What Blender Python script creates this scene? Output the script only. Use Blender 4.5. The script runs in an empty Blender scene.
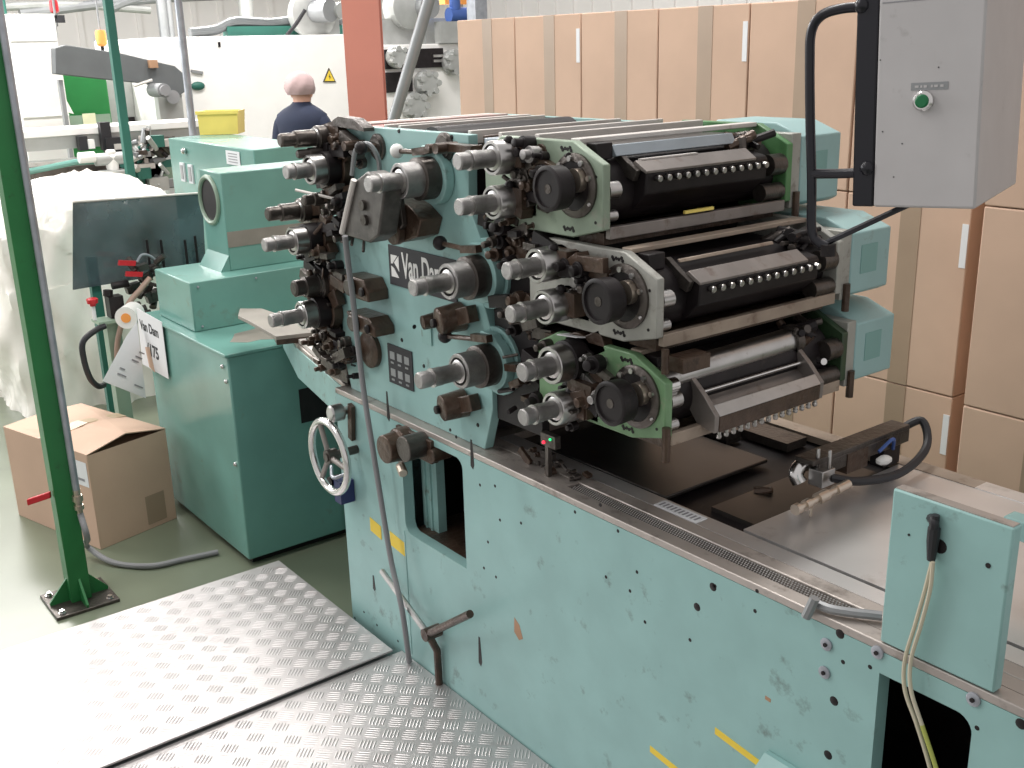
import bpy, bmesh, math, random
from mathutils import Vector, Matrix
random.seed(7)
R = math.radians
SC = bpy.context.scene
COL = SC.collection

# ------------------------------------------------------------------ camera
CAM = Vector((2.5463, -1.3114, 1.8))
YAW, PIT, ROL, FPX = R(52.939), R(17.479), R(-1.5386), 1073.9
fwd = Vector((-math.sin(YAW) * math.cos(PIT), math.cos(YAW) * math.cos(PIT), -math.sin(PIT)))
rt = fwd.cross(Vector((0, 0, 1))).normalized()
up = rt.cross(fwd)
RT = math.cos(ROL) * rt + math.sin(ROL) * up
UP = -math.sin(ROL) * rt + math.cos(ROL) * up
cam = bpy.data.cameras.new('camera')
cam.sensor_width = 36
cam.lens = FPX / 1024 * 36
cam.clip_start = .05
cam.clip_end = 200
camo = bpy.data.objects.new('camera', cam)
COL.objects.link(camo)
camo.matrix_world = Matrix(((RT.x, UP.x, -fwd.x, CAM.x), (RT.y, UP.y, -fwd.y, CAM.y), (RT.z, UP.z, -fwd.z, CAM.z), (0, 0, 0, 1)))
SC.camera = camo


def U(px, py, ax, val):
    """world point where the sight line of a measured pixel meets a known plane"""
    d = RT * ((px - 512) / FPX) - UP * ((py - 384) / FPX) + fwd
    i = 'XYZ'.index(ax)
    return CAM + d * ((val - CAM[i]) / d[i])


def DP(px, py, depth):
    d = RT * ((px - 512) / FPX) - UP * ((py - 384) / FPX) + fwd
    return CAM + d * depth


# ------------------------------------------------------------------ light
SC.view_settings.view_transform = 'Standard'
SC.view_settings.look = 'None'
SC.view_settings.gamma = 1
SC.view_settings.use_curve_mapping = False
SC.view_settings.exposure = 0.05
w = bpy.data.worlds.new('world')
SC.world = w
w.use_nodes = True
w.node_tree.nodes['Background'].inputs[0].default_value = (1.0, .97, .96, 1)
w.node_tree.nodes['Background'].inputs[1].default_value = .62


def area(loc, sx, sy, power, rot=(0, 0, 0), col=(1, .97, .93)):
    l = bpy.data.lights.new('added_light', 'AREA')
    l.shape = 'RECTANGLE'
    l.size, l.size_y = sx, sy
    l.energy = power
    l.color = col
    o = bpy.data.objects.new('added_light', l)
    o.location = loc
    o.rotation_euler = rot
    COL.objects.link(o)
    return o


LAMPS = [(-.6, -2.2, 4.4, 60), (-.2, 1.0, 4.4, 85), (-4.2, -1.0, 4.4, 120), (-4.6, 2.6, 4.4, 150), (-8.4, .4, 4.4, 420), (-8.6, 4.4, 4.4, 420)]  # unseen strip lamps, the strongest added to brighten the far left
for (x, y, z, p) in LAMPS:
    area((x, y, z - .06), .35, 2.6, p)
area((-9.0, -4.5, 3.2), 6.0, 3.0, 430, (R(68), 0, R(-20)), (1, 1, 1))      # unseen area light added as daylight from the left side


# ------------------------------------------------------------------ materials
def mat(name, col, rough=.5, metal=0, grime=None, gamt=.0, gscale=6, bump=0, bscale=40, vary=.06, alpha=1, trans=0, emit=0, spec=.5, glo=None, ghi=None):
    m = bpy.data.materials.new(name)
    m.use_nodes = True
    nt = m.node_tree
    b = nt.nodes['Principled BSDF']
    b.inputs['Roughness'].default_value = rough
    b.inputs['Metallic'].default_value = metal
    b.inputs['Alpha'].default_value = alpha
    b.inputs['Transmission Weight'].default_value = trans
    b.inputs['Specular IOR Level'].default_value = spec
    if emit:
        b.inputs['Emission Color'].default_value = (*col, 1)
        b.inputs['Emission Strength'].default_value = emit
    tc = nt.nodes.new('ShaderNodeTexCoord')
    n1 = nt.nodes.new('ShaderNodeTexNoise')
    n1.inputs['Scale'].default_value = gscale
    n1.inputs['Detail'].default_value = 6
    nt.links.new(tc.outputs['Object'], n1.inputs['Vector'])
    rp = nt.nodes.new('ShaderNodeValToRGB')
    rp.color_ramp.elements[0].position = .35
    rp.color_ramp.elements[1].position = .65
    v = vary
    rp.color_ramp.elements[0].color = (*[c * (1 - v) for c in col], 1)
    rp.color_ramp.elements[1].color = (*[min(1, c * (1 + v)) for c in col], 1)
    nt.links.new(n1.outputs['Fac'], rp.inputs['Fac'])
    out = rp.outputs['Color']
    if grime:
        n2 = nt.nodes.new('ShaderNodeTexNoise')
        n2.inputs['Scale'].default_value = gscale * 1.7
        n2.inputs['Detail'].default_value = 9
        n2.inputs['Roughness'].default_value = .65
        nt.links.new(tc.outputs['Object'], n2.inputs['Vector'])
        r2 = nt.nodes.new('ShaderNodeValToRGB')
        r2.color_ramp.elements[0].position = .62 - gamt * .4
        r2.color_ramp.elements[1].position = .80 - gamt * .35
        nt.links.new(n2.outputs['Fac'], r2.inputs['Fac'])
        mx = nt.nodes.new('ShaderNodeMix')
        mx.data_type = 'RGBA'
        nt.links.new(r2.outputs['Color'], mx.inputs['Factor'])
        nt.links.new(out, mx.inputs['A'])
        mx.inputs['B'].default_value = (*grime, 1)
        out = mx.outputs['Result']
    nt.links.new(out, b.inputs['Base Color'])
    if bump:
        n3 = nt.nodes.new('ShaderNodeTexNoise')
        n3.inputs['Scale'].default_value = bscale
        n3.inputs['Detail'].default_value = 4
        nt.links.new(tc.outputs['Object'], n3.inputs['Vector'])
        bp = nt.nodes.new('ShaderNodeBump')
        bp.inputs['Strength'].default_value = bump
        bp.inputs['Distance'].default_value = .01
        nt.links.new(n3.outputs['Fac'], bp.inputs['Height'])
        nt.links.new(bp.outputs['Normal'], b.inputs['Normal'])
    return m


M = {}
M['teal'] = mat('teal paint', (.275, .465, .45), .42, grime=(.09, .10, .085), gamt=.02, gscale=9, vary=.05)
M['teal2'] = mat('teal paint worn', (.25, .43, .41), .45, grime=(.12, .085, .05), gamt=.10, gscale=14, vary=.08)
M['cab'] = mat('green cabinet paint', (.15, .325, .285), .26, grime=(.16, .17, .13), gamt=.0, gscale=3, vary=.10)
M['cabl'] = mat('green cabinet paint pale patch', (.24, .33, .25), .35, vary=.08, gscale=3)
M['green'] = mat('green post paint', (.018, .16, .045), .4, grime=(.02, .05, .02), gamt=.0, gscale=10)
M['green2'] = mat('far green paint', (.012, .18, .04), .5)
M['bgreen'] = mat('bluish green paint', (.022, .13, .10), .5)
M['ugreen'] = mat('green unit paint', (.16, .29, .15), .4, grime=(.30, .28, .22), gamt=.12, gscale=16, vary=.15)
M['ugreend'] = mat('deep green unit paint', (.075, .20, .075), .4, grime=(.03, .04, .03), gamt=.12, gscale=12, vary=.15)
M['ugdark'] = mat('near-black green unit paint', (.03, .06, .028), .4, grime=(.02, .02, .02), gamt=.15, gscale=12, vary=.3)  # near-black green, darker than the other unit paints
M['ugrey'] = mat('grey unit plate', (.36, .36, .33), .4, metal=.2, grime=(.15, .13, .11), gamt=.10, gscale=16, vary=.1)
M['ugg'] = mat('grey green unit plate', (.27, .34, .26), .4, metal=.15, grime=(.38, .34, .30), gamt=.14, gscale=14, vary=.1)
M['steel'] = mat('bright steel', (.50, .49, .48), .30, 1, vary=.08, gscale=20, grime=(.25, .22, .19), gamt=.04)
M['chrome'] = mat('chrome', (.70, .69, .68), .22, 1, vary=.04)
M['knurl'] = mat('dull steel', (.36, .35, .345), .42, 1, vary=.1, gscale=60, bump=.25, bscale=500)
M['dsteel'] = mat('greasy dark steel', (.10, .088, .08), .35, .75, grime=(.035, .025, .02), gamt=.14, gscale=18, vary=.2, bump=.2, bscale=90)
M['black'] = mat('black greasy', (.013, .010, .011), .45, .0, grime=(.04, .03, .027), gamt=.05, gscale=20, vary=.3, spec=.3)
M['brown'] = mat('oily brown iron', (.075, .048, .034), .32, .3, grime=(.02, .015, .012), gamt=.1, gscale=20, vary=.3, bump=.3, bscale=60)
M['rust'] = mat('rusty tray', (.14, .07, .045), .4, .4, grime=(.04, .025, .02), gamt=.1, gscale=9, vary=.2)
M['table'] = mat('machined table steel', (.70, .69, .685), .34, .75, grime=(.45, .42, .40), gamt=.06, gscale=5, vary=.06)
M['tablerim'] = mat('dirty table rim', (.44, .40, .37), .42, .55, grime=(.10, .08, .065), gamt=.20, gscale=7, vary=.12)
M['cover'] = mat('dark cover sheet', (.085, .078, .072), .33, .8, grime=(.17, .12, .07), gamt=.06, gscale=5, vary=.15)
M['bar'] = mat('blade bar steel', (.26, .235, .22), .42, .6, grime=(.15, .10, .08), gamt=.12, gscale=14, vary=.12)
M['barb'] = mat('beige bar', (.34, .275, .22), .5, .2, grime=(.18, .12, .09), gamt=.14, gscale=16, vary=.12)
M['barl'] = mat('pale blue grey bar', (.33, .38, .42), .4, .4, grime=(.22, .2, .2), gamt=.08, gscale=12)
M['barw'] = mat('pale bar', (.60, .57, .54), .5, .2, grime=(.4, .36, .32), gamt=.08, gscale=12)
M['red'] = mat('red paint', (.62, .16, .14), .5, grime=(.6, .5, .45), gamt=.12, gscale=10)
M['redh'] = mat('red handle', (.55, .02, .03), .35)
M['housing'] = mat('pale blue green housing', (.30, .47, .47), .42, vary=.04, grime=(.2, .2, .17), gamt=.0, gscale=10)
M['housingp'] = mat('housing plate', (.20, .38, .36), .45)
M['card'] = mat('cardboard', (.56, .385, .285), .75, vary=.05, gscale=4, bump=.05, bscale=30)
M['card2'] = mat('cardboard shaded liner', (.52, .36, .24), .8, vary=.05, gscale=3)
M['tape'] = mat('brown parcel tape', (.355, .255, .18), .38, vary=.05)
M['tape2'] = mat('tan tape', (.50, .37, .24), .3, vary=.05)
M['white'] = mat('white paint', (.82, .82, .80), .5, vary=.02)
M['whitem'] = mat('white machine paint', (.88, .87, .85), .4, vary=.02)
M['paper'] = mat('paper', (.74, .75, .77), .7, vary=.02)
M['ink'] = mat('black print', (.03, .03, .035), .6)
M['inkg'] = mat('grey print', (.25, .25, .27), .6)
M['grey'] = mat('grey enamel', (.50, .485, .49), .42, vary=.03, grime=(.33, .31, .31), gamt=.0, gscale=12)
M['greyd'] = mat('grey metal', (.30, .31, .32), .45, .4, vary=.08)
M['galv'] = mat('galvanised conduit', (.36, .38, .42), .4, .6, vary=.12, gscale=20)
M['hose'] = mat('grey hose', (.24, .24, .25), .5)
M['hose2'] = mat('tan hose', (.36, .25, .20), .5)
M['rubber'] = mat('black rubber', (.018, .018, .022), .5)
M['bframe'] = mat('black tube', (.014, .014, .02), .3, .2)
M['floor'] = mat('green grey floor', (.165, .19, .135), .3, vary=.08, gscale=2, grime=(.12, .14, .11), gamt=.06, spec=.5)
M['wall'] = mat('far wall', (.90, .87, .85), .8, vary=.03, gscale=1)
M['tread'] = mat('aluminium tread plate', (.54, .515, .515), .42, .75, vary=.05, gscale=7, grime=(.47, .39, .385), gamt=.08)
M['yellow'] = mat('yellow sticker', (.85, .62, .06), .5)
M['yellowb'] = mat('yellow plastic', (.90, .72, .18), .4)
M['orange'] = mat('orange red steel paint', (.60, .23, .175), .5, vary=.06, gscale=2)
M['orangeb'] = mat('orange', (.9, .35, .08), .5)
M['blue'] = mat('blue motor paint', (.05, .11, .35), .4)
M['navyclip'] = mat('navy blue clip', (.02, .03, .12), .4)
M['wrap'] = mat('plastic film', (.87, .84, .78), .22, vary=.05, gscale=3, bump=.5, bscale=5, spec=.6)
M['guard'] = mat('smoked plastic panel', (.055, .085, .095), .15, vary=.5, gscale=4, alpha=.80)
M['cloth'] = mat('navy cloth', (.012, .019, .045), .85, vary=.1)
M['trous'] = mat('dark trousers', (.03, .03, .035), .85)
M['skin'] = mat('skin', (.62, .36, .27), .5)
M['cap'] = mat('mauve hair net', (.42, .31, .31), .8, vary=.06, bump=.3, bscale=40)
M['btn'] = mat('green push button', (.005, .16, .055), .3)
M['ledr'] = mat('red indicator', (1, .02, .05), .4, emit=2.5)
M['ledg'] = mat('green indicator', (.02, .9, .25), .4, emit=1.5)
M['wire'] = mat('cream wire', (.55, .50, .38), .5)
M['wirey'] = mat('yellow green wire', (.42, .45, .10), .5)
M['brass'] = mat('brass', (.58, .50, .42), .3, .9, vary=.1)
M['lamp'] = mat('lamp diffuser', (1, .98, .95), .5, emit=5)
M['wood'] = mat('pallet wood', (.42, .30, .19), .8, vary=.12)
M['band'] = mat('worn bare band', (.25, .23, .20), .5, vary=.15)
M['pend'] = mat('worn dark grey casing', (.09, .083, .077), .4, .3, vary=.3, grime=(.2, .18, .17), gamt=.1, gscale=30)
M['conv'] = mat('conveyor grey', (.13, .14, .145), .5, .2, vary=.06)
M['note'] = mat('cream note', (.72, .72, .50), .6)
M['stainr'] = mat('chipped brown primer', (.38, .22, .13), .6)
M['net'] = mat('pale grey cast', (.45, .46, .45), .45, .4, vary=.1)


# ------------------------------------------------------------------ mesh helpers
class MB:
    def __init__(s):
        s.v, s.f, s.m, s.mats = [], [], [], []
        s.cur = 0

    def use(s, name):
        if name not in s.mats:
            s.mats.append(name)
        s.cur = s.mats.index(name)
        return s

    def add(s, vs, fs):
        k = len(s.v)
        s.v += [tuple(v) for v in vs]
        for f in fs:
            s.f.append(tuple(i + k for i in f))
            s.m.append(s.cur)
        return s

    def box(s, x0, x1, y0, y1, z0, z1):
        return s.add([(x, y, z) for z in (z0, z1) for y in (y0, y1) for x in (x0, x1)],
                     [(0, 2, 3, 1), (4, 5, 7, 6), (0, 1, 5, 4), (2, 6, 7, 3), (0, 4, 6, 2), (1, 3, 7, 5)])

    def obox(s, c, ex, ey, ez):
        """box from centre and three half-extent vectors"""
        c, ex, ey, ez = Vector(c), Vector(ex), Vector(ey), Vector(ez)
        vs = [c + ex * i + ey * j + ez * k for k in (-1, 1) for j in (-1, 1) for i in (-1, 1)]
        return s.add(vs, [(0, 2, 3, 1), (4, 5, 7, 6), (0, 1, 5, 4), (2, 6, 7, 3), (0, 4, 6, 2), (1, 3, 7, 5)])

    def prism(s, poly, a, b, ax='Y'):
        """polygon in the plane across ax, extruded a..b.  Y: (x,z), X: (y,z), Z: (x,y)"""
        def P(p, t):
            return (p[0], t, p[1]) if ax == 'Y' else ((t, p[0], p[1]) if ax == 'X' else (p[0], p[1], t))
        n = len(poly)
        vs = [P(p, a) for p in poly] + [P(p, b) for p in poly]
        fs = [tuple(range(n)), tuple(range(2 * n - 1, n - 1, -1))]
        fs += [(i, i + n, (i + 1) % n + n, (i + 1) % n) for i in range(n)]
        return s.add(vs, fs)

    def lathe(s, p, d, prof, seg=24, caps=True):
        """prof: list of (distance along d, radius)"""
        p, d = Vector(p), Vector(d).normalized()
        a = d.orthogonal().normalized()
        b = d.cross(a)
        vs, fs = [], []
        for (t, r) in prof:
            for i in range(seg):
                an = 2 * math.pi * i / seg
                vs.append(p + d * t + (a * math.cos(an) + b * math.sin(an)) * r)
        for j in range(len(prof) - 1):
            for i in range(seg):
                k = (i + 1) % seg
                fs.append((j * seg + i, j * seg + k, (j + 1) * seg + k, (j + 1) * seg + i))
        if caps:
            fs.append(tuple(range(seg - 1, -1, -1)))
            fs.append(tuple(range((len(prof) - 1) * seg, len(prof) * seg)))
        return s.add(vs, fs)

    def cyl(s, p0, p1, r, seg=20, r1=None):
        p0, p1 = Vector(p0), Vector(p1)
        L = (p1 - p0).length
        return s.lathe(p0, p1 - p0, [(0, r), (L, r if r1 is None else r1)], seg)

    def ball(s, c, r, seg=14, sc=(1, 1, 1)):
        vs, fs = [], []
        rings = seg // 2 + 1
        for j in range(rings):
            th = math.pi * j / (rings - 1)
            for i in range(seg):
                an = 2 * math.pi * i / seg
                vs.append((c[0] + r * sc[0] * math.sin(th) * math.cos(an), c[1] + r * sc[1] * math.sin(th) * math.sin(an), c[2] + r * sc[2] * math.cos(th)))
        for j in range(rings - 1):
            for i in range(seg):
                k = (i + 1) % seg
                fs.append((j * seg + i, (j + 1) * seg + i, (j + 1) * seg + k, j * seg + k))
        return s.add(vs, fs)

    def tube(s, pts, r, seg=10, smooth=True, taper=None):
        pts = [Vector(p) for p in pts]
        if smooth and len(pts) > 2:
            q = []
            ext = [2 * pts[0] - pts[1]] + pts + [2 * pts[-1] - pts[-2]]
            for i in range(1, len(ext) - 2):
                for k in range(8):
                    t = k / 8
                    p0, p1, p2, p3 = ext[i - 1:i + 3]
                    q.append(.5 * ((2 * p1) + (p2 - p0) * t + (2 * p0 - 5 * p1 + 4 * p2 - p3) * t * t + (3 * p1 - p0 - 3 * p2 + p3) * t ** 3))
            q.append(pts[-1])
            pts = q
        vs, fs = [], []
        n = None
        for i, p in enumerate(pts):
            d = (pts[min(i + 1, len(pts) - 1)] - pts[max(i - 1, 0)]).normalized()
            n = d.orthogonal().normalized() if n is None else (n - d * n.dot(d)).normalized()
            b = d.cross(n)
            for k in range(seg):
                an = 2 * math.pi * k / seg
                vs.append(p + (n * math.cos(an) + b * math.sin(an)) * r)
        for i in range(len(pts) - 1):
            for k in range(seg):
                l = (k + 1) % seg
                fs.append((i * seg + k, i * seg + l, (i + 1) * seg + l, (i + 1) * seg + k))
        fs.append(tuple(range(seg - 1, -1, -1)))
        fs.append(tuple(range((len(pts) - 1) * seg, len(pts) * seg)))
        return s.add(vs, fs)

    def torus(s, c, ax, R_, r, seg=40, sr=12):
        c, ax = Vector(c), Vector(ax).normalized()
        a = ax.orthogonal().normalized()
        b = ax.cross(a)
        vs, fs = [], []
        for i in range(seg):
            an = 2 * math.pi * i / seg
            d = a * math.cos(an) + b * math.sin(an)
            for j in range(sr):
                t = 2 * math.pi * j / sr
                vs.append(c + d * (R_ + r * math.cos(t)) + ax * (r * math.sin(t)))
        for i in range(seg):
            for j in range(sr):
                k, l = (i + 1) % seg, (j + 1) % sr
                fs.append((i * sr + j, k * sr + j, k * sr + l, i * sr + l))
        return s.add(vs, fs)

    def plate_holes(s, x0, x1, z0, z1, ya, yb, holes):
        """vertical plate with rectangular openings (x0,x1,z0,z1)"""
        xs = sorted({x0, x1, *[h[0] for h in holes], *[h[1] for h in holes]})
        zs = sorted({z0, z1, *[h[2] for h in holes], *[h[3] for h in holes]})
        ins = lambda i, j: any(h[0] - 1e-6 <= xs[i] and xs[i + 1] <= h[1] + 1e-6 and h[2] - 1e-6 <= zs[j] and zs[j + 1] <= h[3] + 1e-6 for h in holes)
        ok = {(i, j) for i in range(len(xs) - 1) for j in range(len(zs) - 1) if not ins(i, j)}
        for (i, j) in ok:
            a, b, c, d = xs[i], xs[i + 1], zs[j], zs[j + 1]
            s.add([(a, ya, c), (b, ya, c), (b, ya, d), (a, ya, d)], [(0, 1, 2, 3)])
            s.add([(a, yb, c), (b, yb, c), (b, yb, d), (a, yb, d)], [(3, 2, 1, 0)])
            if (i - 1, j) not in ok: s.add([(a, ya, c), (a, ya, d), (a, yb, d), (a, yb, c)], [(0, 1, 2, 3)])
            if (i + 1, j) not in ok: s.add([(b, ya, c), (b, yb, c), (b, yb, d), (b, ya, d)], [(0, 1, 2, 3)])
            if (i, j - 1) not in ok: s.add([(a, ya, c), (a, yb, c), (b, yb, c), (b, ya, c)], [(0, 1, 2, 3)])
            if (i, j + 1) not in ok: s.add([(a, ya, d), (b, ya, d), (b, yb, d), (a, yb, d)], [(0, 1, 2, 3)])
        return s

    def build(s, name, parent=None, default=None, bevel=0, loc=None, ang=35):
        me = bpy.data.meshes.new(name)
        off = Vector(loc) if loc is not None else Vector((0, 0, 0))
        if parent is not None and loc is None:
            off = WORLD.get(parent.name, Vector((0, 0, 0)))
        me.from_pydata([tuple(Vector(v) - off) for v in s.v], [], s.f)
        for n in (s.mats or [default or 'grey']):
            me.materials.append(M[n])
        me.polygons.foreach_set('material_index', s.m)
        me.update()
        bm = bmesh.new()
        bm.from_mesh(me)
        bmesh.ops.recalc_face_normals(bm, faces=bm.faces)
        bm.to_mesh(me)
        bm.free()
        me.polygons.foreach_set('use_smooth', [True] * len(me.polygons))
        me.set_sharp_from_angle(angle=R(ang))
        o = bpy.data.objects.new(name, me)
        COL.objects.link(o)
        if parent is not None:
            o.parent = parent
            WORLD[o.name] = off
        else:
            o.location = off
            WORLD[o.name] = off
        if bevel:
            b = o.modifiers.new('bevel', 'BEVEL')
            b.width = bevel
            b.segments = 2
            b.limit_method = 'ANGLE'
            b.angle_limit = R(40)
            b.harden_normals = False
        return o


WORLD = {}


def mb(m):
    return MB().use(m)


def tag(o, label=None, cat=None, group=None, kind=None):
    if label: o['label'] = label
    if cat: o['category'] = cat
    if group: o['group'] = group
    if kind: o['kind'] = kind
    return o


def thing(name, loc, label, cat, group=None):
    o = bpy.data.objects.new(name, None)
    COL.objects.link(o)
    o.location = loc
    WORLD[o.name] = Vector(loc)
    return tag(o, label, cat, group)


def lab(o, text):
    o['label'] = text
    return o


def copy_tree(o, parent=None):
    c = o.copy()
    COL.objects.link(c)
    WORLD[c.name] = WORLD.get(o.name, Vector((0, 0, 0)))
    if parent is not None:
        c.parent = parent
    for ch in [x for x in bpy.data.objects if x.parent == o]:
        copy_tree(ch, c)
    return c


def text_mesh(txt, size, name, parent, mw, m, ext=.0008, align='CENTER', bold=0):
    """lettering as mesh; mw: world matrix of the text plane"""
    cu = bpy.data.curves.new(name, 'FONT')
    cu.body = txt
    cu.size = size
    cu.extrude = ext
    cu.offset = bold
    cu.align_x = align
    cu.align_y = 'CENTER'
    tmp = bpy.data.objects.new(name + '_t', cu)
    COL.objects.link(tmp)
    dg = bpy.context.evaluated_depsgraph_get()
    me = bpy.data.meshes.new_from_object(tmp.evaluated_get(dg))
    bpy.data.objects.remove(tmp)
    bpy.data.curves.remove(cu)
    off = WORLD.get(parent.name, Vector((0, 0, 0))) if parent else Vector((0, 0, 0))
    me.transform(Matrix.Translation(-off) @ mw)
    me.materials.clear()
    me.materials.append(M[m])
    o = bpy.data.objects.new(name, me)
    COL.objects.link(o)
    if parent: o.parent = parent
    return o


def frame(c, x, y):
    """matrix with local x,y axes on a plane"""
    x, y = Vector(x).normalized(), Vector(y).normalized()
    z = x.cross(y)
    return Matrix(((x.x, y.x, z.x, c[0]), (x.y, y.y, z.y, c[1]), (x.z, y.z, z.z, c[2]), (0, 0, 0, 1)))


def disc_poly(cx, cz, r, n=24):
    return [(cx + r * math.cos(2 * math.pi * i / n), cz + r * math.sin(2 * math.pi * i / n)) for i in range(n)]


# ================================================================== SETTING
tag(mb('floor').box(-17, 7, -8, 12, -.1, 0).build('floor'), kind='structure')
b = mb('wall').box(-17.2, -17, -8, 12, 0, 7)
for i in range(40):
    b.box(-17, -16.96, -8 + i * .5, -7.92 + i * .5, 0, 7)
tag(b.build('wall_left'), kind='structure')
b = mb('wall').box(-17, 7, 12, 12.2, 0, 7)
for i in range(48):
    b.box(-17 + i * .5, -16.92 + i * .5, 11.96, 12, 0, 7)
tag(b.build('wall_back'), kind='structure')

# ================================================================== PRINTING PRESS
X1 = 2.75
press = thing('printing_press', (1.3, .35, 0), 'large teal multi-colour printing press with three stacked inking units and long steel table', 'printing press')
H1 = (.335, .609, .60, .882)
H2 = (1.73, 1.885, .40, .863)
b = mb('teal')
b.plate_holes(0, X1, 0, .900, 0, .03, [H1, H2])
# rounded lower corners of the two openings
for (cx, cz, sx, sz) in ((H1[0], H1[2], 1, 1), (H1[1], H1[3], -1, -1), (H2[1], H2[3], -1, -1)):
    r = .028
    pts = [(cx, cz)] + [(cx + sx * r * (1 - math.cos(a)), cz + sz * r * (1 - math.sin(a))) for a in [R(k * 15) for k in range(7)]]
    b.prism(pts, 0.0004, .0296)
b.plate_holes(0, X1, 0, .900, .67, .70, [])
b.box(0, .03, .03, .67, 0, .86)
b.box(X1 - .03, X1, .03, .67, 0, .9)
# raised strip along the top left and the vertical join
b.box(.325, .329, -.0015, 0, .235, .60)
base = b.build('base_frame', press)
b = mb('black')
b.box(.04, X1 - .04, .30, .31, .02, .88)  # black sheet that paints the dark inside of the openings
b.build('dark_backing', base)
b = mb('brown').box(.33, .63, .03, .30, .555, .60)
b.build('cavity_floor', base)
b = mb('teal2').box(.33, .40, .06, .085, .60, .90)
b.box(.345, .352, .055, .06, .60, .90).box(.37, .377, .055, .06, .60, .9)
b.build('cavity_side_panel', base)
b = mb('teal').box(1.74, 1.90, .05, .06, .02, .56)
b.build('inner_panel', base)

# table
b = mb('tablerim').box(0, X1, 0, .033, .900, .915).box(.62, X1, .066, .10, .900, .9152)
b.build('table_rim', press, bevel=.002)
b = mb('table').box(.62, X1, .10, .141, .900, .9155)
b.build('table_strip', press)
b = mb('tablerim').box(.0, .62, .033, .67, .88, .914)
b.build('deck_plate', press)
b = mb('black').box(.62, X1, .030, .69, .86, .895)
b.build('table_bed', press)
# perforated strip: woven look from small round studs in a dark channel
b = mb('dsteel').box(.95, 1.66, .0335, .0655, .896, .911)
b.build('perforated_strip', press)
b = mb('steel')
for i in range(118):
    for j in range(5):
        x = .955 + i * .006 + (j % 2) * .003
        y = .0365 + j * .0063
        b.add([(x - .0022, y, .9112), (x, y - .0022, .9112), (x + .0022, y, .9112), (x, y + .0022, .9112), (x, y, .9130)], [(0, 1, 4), (1, 2, 4), (2, 3, 4), (3, 0, 4)])
b.build('mesh_studs', bpy.data.objects['perforated_strip'])
mb('tablerim').box(.62, .95, .0335, .0655, .90, .9145).build('rim_infill', press)
mb('tablerim').box(1.66, X1, .0335, .0655, .9, .9145).build('rim_infill', press)
b = mb('table').box(1.325, X1, .152, .655, .896, .9145)
b.build('table_plate', press)
b = mb('cover').box(.70, 1.12, .152, .47, .905, .914)
b.build('cover_sheet', press, bevel=.002)
b = mb('rust').box(1.12, 1.325, .152, .655, .870, .892)
b.build('recess_tray', press)
b = mb('cover').box(1.20, 1.318, .20, .60, .893, .905)
b.build('slide_plate', press)
b = mb('brown').cyl((1.205, .33, .9), (1.235, .345, .912), .014, 8, .006)
b.build('rust_clip', press)
b = mb('dsteel').box(.95, 1.10, .56, .63, .90, .921).box(.70, .98, .49, .54, .90, .93)
b.build('slot_cover', press)
b = mb('barb').box(.62, 1.5, .655, .70, .900, .916)  # beige puts the cartons' brown reflection into the rim colour
b.build('far_table_rim', press)
b = mb('table').box(1.5, X1, .655, .70, .900, .916)
b.build('far_table_edge', press)
b = mb('paper').box(1.135, 1.25, .102, .134, .9155, .9165)
b.build('scale_label', press)
b = mb('inkg')
for i in range(10):
    b.box(1.142 + i * .0105, 1.147 + i * .0105, .108, .126, .9165, .9168)
b.build('scale_marks', bpy.data.objects['scale_label'])

# stickers
for k, (p0, p1) in enumerate((((370, 517), (382, 541)), ((390, 531), (405, 549)))):
    a, c = U(*p0, 'Y', 0), U(*p1, 'Y', 0)
    b = mb('yellow').prism([(a.x, a.z - .0), (c.x, a.z - .008), (c.x, a.z - .048), (a.x, a.z - .040)], -.0012, 0)
    lab(b.build('sticker', press), 'yellow sticker')
for (px, py) in ((738, 748), (670, 765)):
    a = U(px, py, 'Y', 0)
    b = mb('yellow').prism([(a.x - .055, a.z + .014), (a.x + .055, a.z + .002), (a.x + .055, a.z - .012), (a.x - .055, a.z)], -.0012, 0)
    lab(b.build('sticker', press), 'yellow sticker')


def zscrews(pts, r, m, name, parent, y=0, d=.004):
    for (px, py) in pts:
        a = U(px, py, 'Y', y)
        b = mb(m).lathe((a.x, y + .001, a.z), (0, -1, 0), [(0, r), (d, r), (d + .001, r * .8)], 12)
        if m == 'galv':
            b.use('black').cyl((a.x, y - d - .0005, a.z), (a.x, y - d - .0025, a.z), r * .35, 6)
        b.build(name, parent)


# socket screws and plugged holes on the front
zscrews([(827, 644), (878, 652), (825, 672), (974, 699)], .011, 'galv', 'socket_screw', press)
zscrews([(840, 634), (834, 701), (828, 755), (1021, 724), (713, 587), (697, 607)], .009, 'black', 'screw_hole', press, d=.0006)
zscrews([(618, 531), (600, 505), (637, 572), (575, 512), (715, 586), (757, 591), (755, 611), (606, 577), (630, 591), (500, 520), (521, 523), (484, 568), (496, 577), (480, 485), (456, 437), (450, 430), (495, 486), (377, 625), (364, 612), (355, 618), (398, 641), (645, 622), (690, 640), (843, 662), (488, 542), (870, 667), (977, 728)], .0042, 'black', 'screw_hole', press, d=.0006)
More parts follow.
